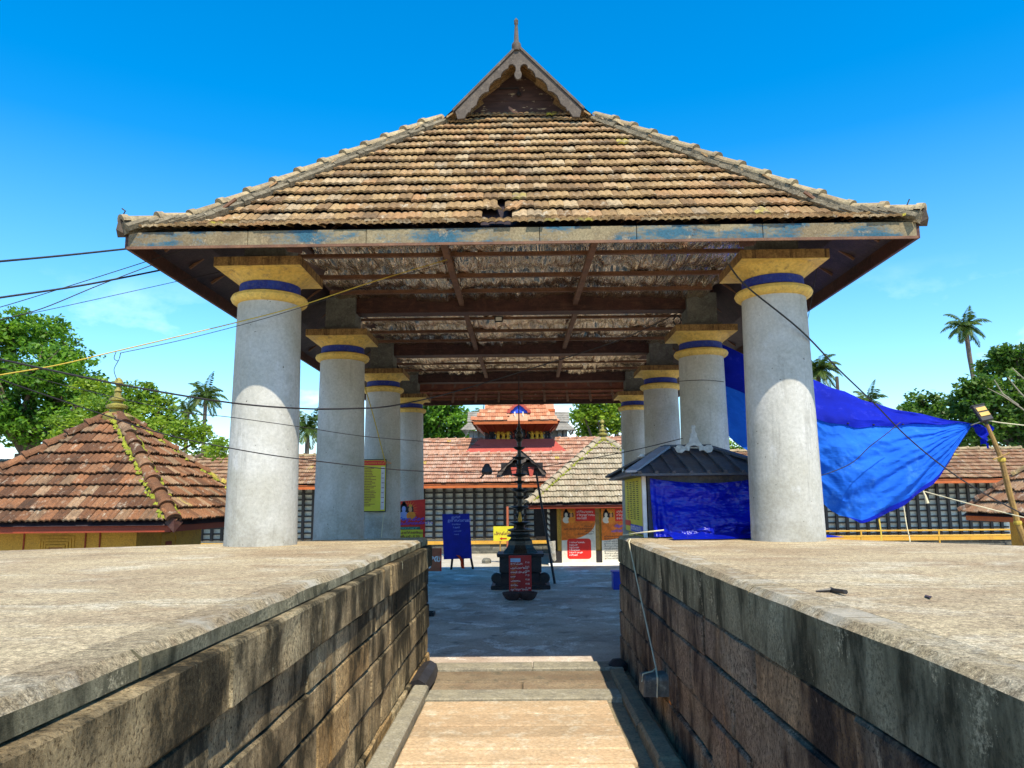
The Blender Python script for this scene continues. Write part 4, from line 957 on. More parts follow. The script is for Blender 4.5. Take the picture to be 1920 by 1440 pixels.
for u in (.13, .3, .46, .60, .73):
    q = Vector(flap(u, .95)); P('eyelet', MB().lathe([(.0, -.012), (.022, -.008), (.022, .008), (.0, .012)], 8, tuple(q + V(0, -.012, 0))), M_wire, bigt)
def hem(u, v):
    p = Vector(big(.42 + .58 * u, 1)); q = Vector(big(.42 + .58 * u, 1 - .045 * min(1, u * 3))); return tuple(p.lerp(q, v) + V(0, -.02, 0))
P('hem', MB().grid(hem, 50, 2), M_tarpd, bigt, smooth=True)
mb = MB(); a0 = apex + V(.02, 0, 0)
mb.grid(lambda u, v: tuple(a0 + V(.02 + .28 * u + .05 * math.sin(v * 6), .05 * math.sin(u * 9 + v * 5), -.02 - .25 * v * (u ** .5) + .05 * math.sin(u * 7))), 12, 10)
mb.grid(lambda u, v: tuple(a0 + V(.12 + .14 * u, .04 * math.sin(u * 9), -.27 - .09 * v + .04 * math.sin(u * 5))), 8, 4)
P('knot', mb, M_tarpd, bigt)

# ------------------------------------------------------------------ leaning lamp pole
lp = T('lamp_pole', 'leaning bamboo pole carrying a flat street light head at the right edge', 'lamp pole', tuple(at(1920, 985, 13.0)))
pp = [at(1850, 795, 13.0), at(1862, 822, 13.0), at(1878, 862, 13.0), at(1893, 925, 13), at(1908, 980, 13), V(8.5, 13, .6), V(8.6, 13, 0)]
P('pole', MB().tube(pp, [.03, .035, .045, .05, .05, .055, .06], 8), M_bamboo, lp, smooth=True)
for i in (2, 4): P('lashing', MB().lathe([(.06, -.03), (.065, 0), (.06, .03)], 8, tuple(pp[i])), M_ropey, lp)
hd = at(1842, 775, 13.0); u = V(.22, -.45, -.9).normalized(); r_ = V(1, .1, .2).normalized(); n_ = r_.cross(u).normalized(); r_ = u.cross(n_)
HM = Matrix((r_, n_, u)).transposed().to_4x4(); HM.translation = hd
h_ = bevel(P('lamp_head', MB().box(-.11, .11, -.03, .03, -.15, .15, HM).box(-.13, .13, -.035, .04, -.17, -.145, HM), M_wire, lp), .01)
P('lamp_lens', MB().box(-.085, .085, -.045, -.031, -.10, -.03, HM).box(-.085, .085, -.045, -.031, .0, .07, HM), plain('amber_lens', (.60, .36, .08), .3), h_)
P('bracket', MB().tube([tuple(hd + V(.02, 0, -.12)), tuple(pp[0])], .03, 8), M_wire, lp)
P('cross_stick', MB().tube([tuple(at(1862, 862, 12.9)), tuple(at(1893, 849, 12.95))], .012, 5), M_bamboo, lp)

# ------------------------------------------------------------------ bronze lamp tower and things near it
lx, ly = -.08, 20.3
lamp = T('lamp_tower', 'tall dark bronze oil lamp tower on a stepped black base in the hall', 'lamp tower', (lx, ly, 0))
sq = lambda w0, w1, z0, z1: MB().add([(lx + a * w0, ly + b * w0, z0) for a, b in ((-1, -1), (1, -1), (1, 1), (-1, 1))] + [(lx + a * w1, ly + b * w1, z1) for a, b in ((-1, -1), (1, -1), (1, 1), (-1, 1))], [(3, 2, 1, 0), (4, 5, 6, 7)] + [(i, (i + 1) % 4, (i + 1) % 4 + 4, i + 4) for i in range(4)])
bevel(P('base_slab', sq(.74, .74, .005, .10), M_granite, lamp), .015)
P('base_curve', MB().lathe([(.70 * 1.3, .10), (.66 * 1.3, .16), (.60 * 1.3, .28), (.55 * 1.3, .36), (.52 * 1.3, .40)], 4, (lx, ly, 0), math.pi / 4), M_granite, lamp)
for s in (-1, 1): P('base_scroll', MB().lathe([(.02, -.05), (.12, -.05), (.14, 0), (.12, .05), (.02, .05)], 12, (0, 0, 0)), M_granite, lamp, M=Matrix.Translation((lx + s * .60, ly - .55, .27)) @ Matrix.Rotation(R(90), 4, 'X'))
bevel(P('base_block', sq(.53, .53, .40, .78), M_granite, lamp), .012)
bevel(P('base_cornice', sq(.58, .60, .78, .86), M_granite, lamp), .01)
P('bell_pedestal', MB().lathe([(.48, .86), (.46, .90), (.38, .98), (.34, 1.06), (.33, 1.16), (.27, 1.22), (.26, 1.27)], 8, (lx, ly, 0), math.pi / 8), M_bronze, lamp)
P('pedestal_plate', MB().lathe([(.20, 1.24), (.34, 1.27), (.35, 1.30), (.25, 1.33), (.24, 1.38), (.33, 1.42), (.33, 1.45), (.2, 1.48), (.08, 1.5)], 24, (lx, ly, 0)), M_bronze, lamp, smooth=True)
tiers = [(1.62, .28), (1.80, .14), (2.02, .25), (2.28, .16), (2.46, .24), (2.68, .13), (2.86, .22), (3.12, .12), (3.30, .20), (3.56, .17), (3.78, .12)]
P('stem', MB().lathe([(.085, 1.46), (.12, 1.54), (.06, 1.58), (.055, 1.9), (.10, 1.96), (.06, 2.0), (.055, 2.4), (.09, 2.43), (.055, 2.5), (.05, 3.0), (.085, 3.05), (.05, 3.1), (.05, 3.6), (.06, 3.7), (.03, 3.85), (.02, 4.3), (.012, 4.7)], 14, (lx, ly, 0)), M_bronze, lamp, smooth=True)
for z, r in tiers: P('oil_tier', MB().lathe([(.05, z - .06), (r * .55, z - .045), (r * .9, z), (r, z + .02), (r * .93, z + .025), (r * .6, z + .005), (.05, z + .02)], 24, (lx, ly, 0)), M_bronze, lamp, smooth=True)
P('finial', MB().lathe([(.03, 3.8), (.09, 3.86), (.10, 3.93), (.05, 4.0), (.07, 4.05), (.03, 4.15), (.02, 4.3)], 12, (lx, ly, 0)), M_bronze, lamp, smooth=True)
# bright flower hung on the lamp stem
tag(P('flower_garland', MB().lathe([(.01, -.16), (.05, -.10), (.045, 0), (.025, .10), (.01, .14)], 10, (lx, ly - .2, 1.76)), M_gold, None, smooth=True), 'small yellow garland hanging on the lower stem of the bronze lamp', 'garland')
tag(P('chain', MB().tube([(lx, ly, 4.68), (lx + .01, ly, 5.5)], .012, 5), M_wire), 'thin dark chain hanging from the ceiling above the bronze lamp', 'chain')
fl = T('pennant', 'small faded triangular cloth pennant on a stick below the ceiling', 'flag', (.05, 18.4, 5.3))
P('stick', MB().tube([tuple(at(970, 640, 18.4)), tuple(at(997, 630, 18.4))], .012, 5), M_wire, fl)
P('cloth', MB().add([tuple(at(972, 641, 18.4)), tuple(at(996, 628, 18.38)), tuple(at(993, 656, 18.45)), tuple(at(984, 646, 18.37))], [(0, 1, 3), (1, 2, 3), (0, 3, 2)]), plain('faded_cloth', (.35, .30, .26), .9), fl)
fd = T('flood_light', 'small square flood light hanging below the second ceiling beam', 'flood light', tuple(at(935, 597, 13.9)))
q = at(935, 597, 13.9)
P('housing', MB().box(q.x - .075, q.x + .075, q.y, q.y + .06, q.z - .06, q.z + .05), M_wire, fd)
P('lens', MB().box(q.x - .055, q.x + .055, q.y - .006, q.y - .001, q.z - .045, q.z + .025), M_cream, fd)
P('bracket', MB().tube([(q.x, q.y + .03, q.z + .05), (q.x, q.y + .03, q.z + .25)], .01, 5), M_wire, fd)

sb = T('price_stand', 'dark red price board standing on the floor before the bronze lamp', 'price board', (-.08, 18.0, 0))
sbY = 17.95
P('board', MB().box(-.325, .165, sbY, sbY + .03, .13, .935), M_signR2, sb)
P('board_frame', MB().box(-.335, -.325, sbY - .01, sbY + .035, .10, .945).box(.165, .175, sbY - .01, sbY + .035, .10, .945).box(-.325, .165, sbY - .01, sbY + .035, .935, .945), M_signR, sb)
P('label', MB().box(-.30, -.07, sbY - .006, sbY - .001, .80, .885), M_sky, sb)
items = ['അർച്ചന', 'പുഷ്പാഞ്ജലി', 'നെയ് വിളക്ക്', 'ധാര', 'പായസം', 'ഭസ്മം', 'മൃത്യുഞ്ജയം']
for i, it in enumerate(items):
    z = .745 - i * .095
    text(sb, it, (-.30, sbY - .004, z), .055, M_inkw); text(sb, it[:5], (-.30, sbY - .004, z - .042), .042, M_inko)
    text(sb, '₹ ' + str((10, 15, 20, 25, 30, 50, 100)[i]), (.04, sbY - .004, z + .03), .05, M_inkw)
tr = T('stone_trough', 'dark carved stone trough of two lobes on the floor before the price board', 'trough', (-.09, 17.55, 0))
for s in (-1, 1):
    P('lobe', MB().lathe([(.10, .0), (.16, .03), (.215, .12), (.225, .165), (.20, .168), (.15, .10), (.02, .08)], 14, (-.09 + s * .17, 17.62, .005)), weathered('trough_stone', (.09, .05, .045), (.05, .035, .035), s=9, bump=.6), tr, smooth=True)
tag(P('leaning_pole', MB().tube([tuple(at(1005, 885, 21.9)), tuple(at(1022, 985, 21.4)), (.82, 20.86, .0)], [.03, .035, .035], 7), M_blackw), 'thin dark pole leaning beside the bronze lamp', 'pole')
tag(P('rusty_post', MB().tube([(-.63, 31.5, 0), (-.63, 31.5, 1.95)], .05, 8), M_terra), 'thin reddish post standing before the dark doorway left of the lamp', 'post')

# ------------------------------------------------------------------ signs
def couple(parent, x, z, y, s, blue):
    """two plain seated figures in flat print"""
    def disc(cx, cz, rx, rz_, m, nm, d):
        n = 14; P(nm, MB().prism([(cx + rx * s * math.cos(2 * math.pi * i / n), cz + rz_ * s * math.sin(2 * math.pi * i / n)) for i in range(n)], Matrix.Translation((0, y - d, 0)), .0015), m, parent)
    disc(x - .09 * s, z + .02 * s, .11, .19, M_ink, 'printed_hair', .002); disc(x - .09 * s, z + .17 * s, .045, .08, M_ink, 'printed_hair', .002)
    disc(x - .09 * s, z - .15 * s, .13, .12, M_skinb if blue else M_cream, 'printed_robe', .004)
    disc(x - .09 * s, z + .03 * s, .055, .085, M_skinb if blue else M_cream, 'printed_face', .006)
    disc(x + .09 * s, z + .0 * s, .09, .16, M_ink, 'printed_hair', .003); disc(x + .11 * s, z - .15 * s, .13, .11, M_inko, 'printed_robe', .005)
    disc(x + .09 * s, z + .02 * s, .05, .075, M_skin, 'printed_face', .007); disc(x + .09 * s, z + .12 * s, .05, .04, M_gold, 'printed_crown', .007)
def rays(parent, x, z, y, r0, r1, n, m):
    mb = MB()
    for i in range(n):
        a = 2 * math.pi * i / n; da = .05
        mb.prism([(x + r0 * math.cos(a - da), z + r0 * math.sin(a - da)), (x + r1 * math.cos(a), z + r1 * math.sin(a)), (x + r0 * math.cos(a + da), z + r0 * math.sin(a + da))], Matrix.Translation((0, y - .001, 0)), .0008)
    P('printed_rays', mb, m, parent)
# yellow list on the third left column
yb = T('price_list', 'tall yellow price list with a red heading hung on a left column', 'notice board', (-3.3, 17.0, 2.5))
yY = 17.02
p0, p1 = at(672, 863, yY), at(722, 958, yY)
P('board', MB().box(p0.x, p1.x, yY, yY + .025, p1.z, p0.z), M_signY, yb)
P('board_frame', MB().box(p0.x - .01, p1.x + .012, yY - .005, yY + .03, p0.z, p0.z + .02).box(p0.x - .01, p1.x + .012, yY - .005, yY + .03, p1.z - .02, p1.z).box(p1.x, p1.x + .012, yY - .005, yY + .03, p1.z, p0.z), M_wire, yb)
P('red_heading', MB().box(p0.x + .01, p1.x - .005, yY - .004, yY - .001, p0.z - .115, p0.z - .01), M_signR, yb)
text(yb, 'ശ്രീമഹാദേവ േക്ഷത്രം', (p0.x + .02, yY - .006, p0.z - .085), .075, M_inko, wide=.80)
P('pale_column', MB().box(p0.x + .02, p0.x + .11, yY - .003, yY - .001, p1.z + .03, p0.z - .15).box(p1.x - .10, p1.x - .02, yY - .003, yY - .001, p1.z + .03, p0.z - .15), M_lilac, yb)
mb = MB()
for r in range(24):
    z = p0.z - .19 - r * .0355
    for x0, L in ((p0.x + .035, .055), (p0.x + .14, rng.uniform(.10, .26)), (p1.x - .085, .04 if r % 3 == 0 else 0)):
        k = 0
        while k < L: q = rng.uniform(.012, .03); mb.box(x0 + k, x0 + k + q, yY - .0055, yY - .004, z, z + .015); k += q + .007
P('board_print', mb, M_inkr, yb, kind='stuff')
# red festival banner beside the last left column
fb = T('festival_banner', 'red festival banner with two figures and blue lettering beside the left platform', 'banner', (-3, 20.4, 1.3))
bY = 20.45; a, b, c, d = at(738, 941, bY), at(797, 936, bY), at(800, 1008, bY), at(738, 1012, bY)
x0, x1, z0, z1 = a.x, b.x, c.z - .05, a.z
P('panel', MB().add([(x0, bY, z0), (x1, bY, z0), (x1, bY, z1 + .06), (x0, bY, z1), (x0, bY + .03, z0), (x1, bY + .03, z0), (x1, bY + .03, z1 + .06), (x0, bY + .03, z1)], [(0, 1, 2, 3), (7, 6, 5, 4), (0, 4, 5, 1), (1, 5, 6, 2), (2, 6, 7, 3), (3, 7, 4, 0)]), M_signR, fb)
zc = z1 - .22
rays(fb, x0 + .36, zc, bY - .001, .16, .30, 22, M_inko); couple(fb, x0 + .36, zc, bY - .002, .95, True)
text(fb, 'തിരുനക്കര', (x0 + .10, bY - .012, z1 - .50), .115, M_inkb, bold=.05, wide=1.05, up=(.0, 0, 1), right=(1, 0, .05))
text(fb, 'ശ്രീമഹാദേവേക്ഷത്രം', (x0 + .03, bY - .012, z1 - .60), .095, M_inkb, bold=.05, right=(1, 0, .05), wide=.92)
P('green_strip', MB().box(x0 + .01, x1 - .12, bY - .008, bY - .001, z1 - .72, z1 - .65), M_green, fb)
text(fb, 'ശിവരാത്രി 2 മുതൽ', (x0 + .15, bY - .012, z1 - .70), .05, plain('mint_ink', (.25, .65, .55)))
P('yellow_foot', MB().box(x0 + .01, x1 - .05, bY - .006, bY - .001, z0 + .01, z1 - .725), M_signY, fb)
text(fb, 'കതിർമണ്ഡപം', (x0 + .2, bY - .012, z1 - .83), .085, M_inkr, bold=.04); text(fb, 'വഴിപാട് - ₹ 70/', (x0 + .13, bY - .012, z1 - .93), .085, M_inkr, bold=.04)
tag(P('black_bag', MB().lathe([(.02, 0), (.17, .02), (.19, .12), (.15, .22), (.05, .27), (.01, .27)], 12, tuple(at(702, 1012, 20.0) + V(0, 0, -.12))), M_ink, None, smooth=True), 'round black bundle below the yellow price list', 'bundle')
# blue chalk board on its easel
es = T('easel', 'blue chalkboard standing on a dark wooden easel beyond the hall floor', 'easel', (-2.05, 25.3, 0))
eY = 25.2; a, b, c, d = at(829, 964, eY), at(880, 963, eY), at(885, 1047, eY), at(832, 1049, eY)
n = V(0, 1, 0)
bo = P('board', MB().add([a, b, c, d] + [q + n * .03 for q in (a, b, c, d)], [(3, 2, 1, 0), (4, 5, 6, 7), (0, 1, 5, 4), (1, 2, 6, 5), (2, 3, 7, 6), (3, 0, 4, 7)]), M_board, es)
P('clip', MB().box((a.x + b.x) / 2 - .09, (a.x + b.x) / 2 + .1, eY - .01, eY + .04, a.z - .01, a.z + .035), M_blackw, es)
for px0, px1, py1 in ((852, 846, 1068), (876, 887, 1067)):
    q0, q1 = at(px0, 1040, eY + .06), atz(px1, py1, 0); P('leg', MB().bar(tuple(q0 + V(0, 0, .5)), tuple(q1), .07, .05, (0, 1, 0)), M_blackw, es)
P('leg', MB().bar((-2.0, 25.3, 1.6), (-2.0, 26.1, 0), .06, .05, (0, 1, .1)), M_blackw, es)
for i, (s_, wd_, sz) in enumerate((('ഇന്ന്', .0, .10), ('ഉത്സവബലി', -.12, .12), ('രാവിലെ', .02, .07), ('7 മണി', .05, .07), ('വൈകിട്ട്', .08, .05), ('6 മണി', .09, .05))):
    text(es, s_, ((a.x + b.x) / 2 + wd_ - .14, eY - .004, a.z - .14 - i * .105), sz, M_chalk, bold=-.0)
mb = MB().grid(lambda u, v: (-2.16 + .22 * v + .10 * u + .04 * math.sin(v * 5), 25.15 + .03 * math.sin(u * 9 + v * 4), .47 - .42 * v), 8, 12)
tag(P('orange_cloth', mb, plain('orange_fabric', (.75, .08, .02), .8)), 'bright orange cloth hanging from the left leg of the easel', 'cloth')
# orange board with white letters behind the left platform
ob = T('orange_sign', 'orange board with white lettering half hidden by the left platform', 'sign', (-2.7, 24.0, 0))
oY = 23.6; q0, q1 = at(795, 1028, oY), at(827, 1071, oY)
P('board', MB().box(q0.x - .3, q1.x, oY, oY + .05, q1.z, q0.z), M_terra, ob)
P('frame', MB().box(q1.x - .02, q1.x + .01, oY - .012, oY + .055, q1.z, q0.z), M_signR, ob)
text(ob, 'ദൽ', (at(803, 1054, oY).x - .0, oY - .004, at(803, 1053, oY).z), .27, M_inkw, bold=.05)
q = at(804, 1063, oY); P('arrow', MB().prism([(q.x, q.z - .06), (q.x + .08, q.z), (q.x, q.z + .06)][::-1], Matrix.Translation((0, oY - .006, 0)), .004), M_inkw, ob)
# yellow arrow sign
ar = T('arrow_sign', 'yellow sign with a red arrow on a thin post left of the bronze lamp', 'sign', (-.8, 28.0, 0))
aY = 28.0; q0, q1 = at(925, 987, aY), at(963, 1014, aY)
P('board', MB().box(q0.x, q1.x, aY, aY + .03, q1.z, q0.z), M_signY, ar)
text(ar, 'പ്രദക്ഷിണം', (q0.x + .03, aY - .004, (q0.z + q1.z) / 2 - .05), .15, M_inkr, bold=.05, wide=.72)
zc = q1.z + .08; xc = (q0.x + q1.x) / 2
P('arrow', MB().prism([(xc - .14, zc), (xc - .05, zc + .055), (xc - .05, zc + .02), (xc + .12, zc + .02), (xc + .12, zc - .02), (xc - .05, zc - .02), (xc - .05, zc - .055)][::-1], Matrix.Translation((0, aY - .006, 0)), .004), M_signR2, ar)
P('post', MB().tube([(xc - .12, aY + .03, 0), (xc - .12, aY + .03, q1.z + .1)], .025, 6), M_bamboo, ar)
# posters on the pale shrine
def poster(name, label, px0, px1, Y, kind_):
    a, b = at(px0, 954, Y), at(px1, 1056, Y); x0, x1, z0, z1 = a.x, b.x, b.z, a.z; wd = x1 - x0; ht = z1 - z0
    t = T(name, label, 'poster', (x0 + wd / 2, Y, z0))
    P('panel', MB().box(x0, x1, Y, Y + .03, z0, z1), M_cream, t)
    P('orange_field', MB().prism([(x0, z1), (x0, z0 + ht * .42)] + [(x0 + wd * (.02 + .98 * math.sin(q * math.pi / 2)), z0 + ht * (.42 + .33 * (1 - math.cos(q * math.pi / 2)))) for q in [i / 10 for i in range(11)]] + [(x1, z1)], Matrix.Translation((0, Y - .003, 0)), .002), M_signO, t)
    P('red_field', MB().box(x0 + wd * .42, x1, Y - .006, Y - .004, z0 + ht * .77, z1), M_signR, t)
    rays(t, x0 + wd * .22, z0 + ht * .86, Y - .004, .14, .33, 30, M_inky); couple(t, x0 + wd * .22, z0 + ht * .87, Y - .005, .95, False)
    for i, s_ in enumerate(('ശ്രീമഹാദേവ', 'തിരുവുത്സവം', 'ആറാട്ട്')): text(t, s_, (x0 + wd * .46, Y - .008, z1 - .14 - i * .11), .10, M_inkw, wide=.85)
    if kind_ == 0:
        for i, s_ in enumerate(('സ്വാഗതം', 'ഭക്തജനങ്ങൾക്ക് സ്വാഗതം', 'ദേവസ്വം', 'ഉപദേശകസമിതി')): text(t, s_, (x1 - .05, Y - .008, z0 + ht * .66 - i * .085), .08, M_ink, align='RIGHT', wide=.85)
        n = 6; rr_ = .1; X0, X1, Z0, Z1 = x0 + wd * .16, x0 + wd * .86, z0 + ht * .08, z0 + ht * .45
        pts = [(cx + rr_ * math.cos(a0 + k * math.pi / 2 / n), cz + rr_ * math.sin(a0 + k * math.pi / 2 / n)) for cx, cz, a0 in ((X1 - rr_, Z1 - rr_, 0), (X0 + rr_, Z1 - rr_, math.pi / 2), (X0 + rr_, Z0 + rr_, math.pi), (X1 - rr_, Z0 + rr_, 1.5 * math.pi)) for k in range(n + 1)]
        P('red_box', MB().prism(pts, Matrix.Translation((0, Y - .006, 0)), .004), M_signR, t)
        for i, s_ in enumerate(('1 ഗണപതിഹോമം', '2 ഉഷപൂജ', '3 ഉച്ചപൂജ', '4 ദീപാരാധന', '5 അത്താഴപൂജ', '6 ശീവേലി')): text(t, s_, (X0 + .07, Y - .009, Z1 - .15 - i * .085), .075, M_inkw, wide=.8)
    else:
        text(t, 'വിളംബരം', (x0 + wd * .40, Y - .008, z0 + ht * .66), .13, M_inkb, wide=.7, bold=.04); text(t, 'പാർവതി', (x0 + wd * .30, Y - .008, z0 + ht * .57), .13, M_inkb, wide=.7, bold=.04)
        for i in range(10): text(t, ('ഉത്സവം കൊടിയേറ്റ്', 'ദീപാരാധന ശീവേലി', 'ആറാട്ട് എഴുന്നള്ളത്ത്')[i % 3], (x0 + .08, Y - .008, z0 + ht * .48 - i * .082), .07, M_ink, wide=.8)
poster('notice_poster', 'orange and white poster with a red rounded panel on the pale shrine', 1052, 1118, 26.93, 0)
poster('notice_poster', 'orange and white poster with blue heading partly behind the right platform', 1127, 1192, 26.93, 1)
tag(P('blue_box', MB().box(2.20, 2.6, 19.4, 19.8, .005, .40).box(2.18, 2.62, 19.38, 19.82, .40, .44), plain('blue_plastic', (.02, .05, .45), .4)), 'small blue box on the floor beside the right platform end', 'box')
tag(P('rock', MB().lathe([(.02, .0), (.17, .01), (.18, .10), (.12, .17), (.02, .19)], 7, tuple(atz(912, 1056, 0))), M_plinth), 'dark loose stone on the sunny courtyard ground', 'rock')
dp_ = atz(809, 1152, .02)
dpo = T('foot_grate', 'small dark metal frame on the floor against the left platform end', 'metal frame', tuple(dp_))
P('frame', MB().box(dp_.x - .1, dp_.x + .06, dp_.y - .15, dp_.y - .12, .005, .07).box(dp_.x - .1, dp_.x + .06, dp_.y + .12, dp_.y + .15, .005, .07).box(dp_.x + .03, dp_.x + .06, dp_.y - .12, dp_.y + .12, .005, .07), M_wire, dpo)
tag(P('wooden_post', MB().tube([tuple(atz(1041, 1058, 0)), tuple(at(1037, 1035, 26.7)), tuple(at(1034, 1015, 26.7))], [.05, .09, .14], 8), M_rim, None, smooth=True), 'pale forked wooden stump leaning at the corner of the pale shrine', 'stump')
# stone peg and its cord on the right platform wall
pg = T('stone_peg', 'dark square stone peg jutting from the right platform wall', 'stone peg', (1.25, 7.5, .48))
bevel(P('peg', chbox(1.09, 1.40, 7.42, 7.72, .40, .58, .03, .012), M_plinth, pg), .035, 2)
P('rust_streak', MB().quad((1.3245, 7.34, .40), (1.3245, 7.47, .40), (1.3245, 7.46, .16), (1.3245, 7.36, .13)), plain('ochre_stain', (.55, .19, .03), .9, var=.2), pg)
tag(P('cord', MB().tube([(1.36, 9.95, 1.70), (1.325, 9.85, 1.66), (1.28, 8.7, 1.13), (1.24, 7.60, .62), (1.20, 7.55, .60), (1.10, 7.5, .585), (1.085, 7.48, .52)], .007, 5).tube([(1.24, 7.60, .62), (1.22, 7.41, .57), (1.21, 7.405, .40)], .008, 5), M_rope), 'pale cord running down the right wall to the stone peg', 'cord')
tw_ = atz(1530, 1109, 1.695)
tag(P('twig', MB().tube([tuple(tw_), tuple(atz(1560, 1107, 1.70)), tuple(atz(1586, 1110, 1.71))], [.006, .014, .012], 6).tube([tuple(atz(1565, 1107, 1.70)), tuple(atz(1558, 1103, 1.70))], .008, 5), M_blackw), 'dark broken twig lying on the right platform', 'twig')
tag(P('leaf_litter', MB().quad(tuple(atz(1735, 1115, 1.693)), tuple(atz(1748, 1118, 1.693)), tuple(atz(1744, 1121, 1.70)), tuple(atz(1734, 1117, 1.70))), M_wood), 'small dry leaf lying on the right platform', 'leaf')

# ------------------------------------------------------------------ cables and ropes
def cable(label, pts, r, mt=None, sag=0., name='cable', cat='cable', sub=6):
    ps = [at(*p) if len(p) == 3 and p[0] > 25 or len(p) == 3 and p[1] > 25 else Vector(p) for p in pts]
    out = []
    m = len(ps)
    for i in range(m - 1):      # smooth curve through the points
        p0, p1, p2, p3 = ps[max(i - 1, 0)], ps[i], ps[i + 1], ps[min(i + 2, m - 1)]
        for k in range(sub):
            t = k / sub
            out.append(.5 * ((2 * p1) + (p2 - p0) * t + (2 * p0 - 5 * p1 + 4 * p2 - p3) * t * t + (3 * p1 - p0 - 3 * p2 + p3) * t ** 3))
    out.append(ps[-1])
    return tag(P(name, MB().tube(out, r, 5), mt or M_wire), label, cat)
cable('thick black cable meeting the left corner of the eave', [(-60, 495, 6.6), (0, 490, 7), (120, 479, 7.6), (252, 465, 8.3)], .011)
cable('thick black cable running below the corner cable to the left eave', [(-60, 567, 7), (0, 558, 7.4), (160, 534, 8.2), (318, 503, 9.3)], .011)
cable('thin wire crossing the sky to the underside of the left eave', [(-40, 583, 8), (0, 576, 8.1), (150, 530, 8.5), (360, 463, 9.0)], .005)
cable('twisted double wire slanting above the big tree to the left eave', [(-40, 612, 7.5), (0, 600, 7.7), (80, 578, 8.1), (190, 533, 8.7), (330, 480, 9.5)], .006)
cable('thinnest wire slanting from the big tree crown to the left eave', [(40, 590, 8), (80, 583, 8.2), (240, 548, 9), (420, 508, 9.8)], .004)
yr_ = cable('yellow rope rising from the left across the first column to the ceiling', [(-80, 718, 6.5), (0, 703, 6.9), (110, 684, 7.5), (220, 658, 8.0), (330, 632, 8.5), (446, 604, 8.85), (560, 574, 9.0), (700, 528, 9.3), (838, 487, 9.9)], .0065, M_ropey, name='rope', cat='rope')
cable('dark wire running just below the yellow rope', [(225, 662, 8.03), (330, 640, 8.5), (446, 611, 8.87), (560, 578, 9.0), (700, 532, 9.3), (840, 492, 9.9)], .004)
cable('loose loop of wire dangling from the yellow rope', [(218, 659, 7.98), (214, 672, 7.98), (222, 676, 7.98), (226, 662, 7.98), (223, 674, 7.98), (214, 692, 7.98), (217, 706, 7.98), (220, 712, 7.98)], .004)
cable('long black cable sagging across the hall from lower left to upper right', [(-80, 658, 6), (0, 674, 6.4), (230, 722, 7.0), (430, 755, 7.6), (565, 766, 8.0), (660, 766, 8.7), (740, 760, 9.6), (850, 735, 11.4), (1000, 690, 12.0), (1165, 636, 12.6), (1275, 585, 13.2)], .0095)
cable('lower cable sagging across the hall towards the booth roof', [(-60, 682, 6), (0, 711, 6.4), (175, 771, 7.0), (300, 812, 7.4), (430, 840, 7.7), (565, 861, 8.1), (780, 883, 9.2), (960, 882, 10.3), (1150, 852, 10.6), (1280, 822, 10.8)], .006)
cable('faint pale wire crossing the sky above the left shrine', [(-40, 680, 7), (0, 690, 7.2), (120, 722, 8), (330, 770, 7.5), (430, 782, 7.7), (560, 800, 8.0), (700, 820, 8.8), (900, 835, 10.2)], .004)
cable('black cable hanging from the right capital across the blue tarpaulin', [(1366, 495, 8.95), (1400, 537, 9.0), (1500, 618, 9.05), (1570, 690, 10), (1640, 757, 11), (1700, 818, 11.6), (1770, 876, 12), (1850, 928, 12.2), (1960, 985, 12.4)], .011)
cable('wavy dark wire lying over the face of the blue tarpaulin', [(1515, 898, 12.5), (1560, 885, 12.5), (1600, 866, 12.5), (1630, 838, 12.5), (1660, 815, 12.5), (1688, 792, 12.6)], .007)
cable('thin wire hanging from the right eave', [(1532, 500, 9.6), (1522, 560, 9.6), (1508, 630, 9.6)], .004)
cable('white rope tied from the tarpaulin hem to the right', [(1731, 921, 12.9), (1800, 940, 12.6), (1870, 958, 12.4), (1960, 980, 12.2)], .009, M_rope, name='rope', cat='rope')
cable('white rope from the tarpaulin corner past the lamp pole', [(1818, 798, 13.2), (1848, 789, 13.0), (1880, 793, 12.9), (1970, 803, 12.7)], .009, M_rope, name='rope', cat='rope')
cable('yellowish rope dropping from the lowest point of the tarpaulin', [(1648, 972, 12.9), (1652, 1000, 12.8), (1653, 1022, 12.7)], .012, M_ropey, name='rope', cat='rope')
cable('slack rope dropping from the tarpaulin hem to the platform', [(1694, 946, 13.0), (1700, 985, 12.8), (1706, 1012, 12.6), (1705, 1024, 12.5)], .008, M_rope, name='rope', cat='rope')
tag(P('tassel', MB().tube([tuple(at(1731, 921, 12.88)), tuple(at(1735, 930, 12.86)), tuple(at(1739, 944, 12.85))], [.012, .02, .035], 6), M_rope), 'frayed rope tassel at the tarpaulin hem', 'rope end')
cable('yellowish rope hanging down the left column to the yellow price list', [(683, 722, 17.05), (700, 780, 17.02), (718, 850, 17.0), (722, 866, 17.0)], .012, M_ropey, name='rope', cat='rope')
cable('pale cord hanging below the yellow price list', [(720, 962, 17.0), (717, 985, 17.0), (715, 1008, 17.0)], .008, M_rope, name='cord', cat='cord')
cable('thin band of wire round the second right column', [(1272, 715, 13.05), (1300, 713, 12.97), (1330, 713, 13.0), (1357, 716, 13.12)], .006)
cable('cable running from the second right column block along its neck', [(1262, 600, 13.2), (1270, 592, 13.2), (1277, 600, 13.2), (1270, 612, 13.2), (1262, 602, 13.2)], .014)
cable('white rope from the booth sheet over the right platform', [(1168, 1003, 10.6), (1200, 999, 10.0), (1245, 994, 9.9)], .009, M_rope, name='rope', cat='rope')
q = at(913, 882, 10.1)
hl = T('hanging_lamp', 'small round black lamp hanging on the sagging lower cable before the long roof', 'lamp', tuple(q))
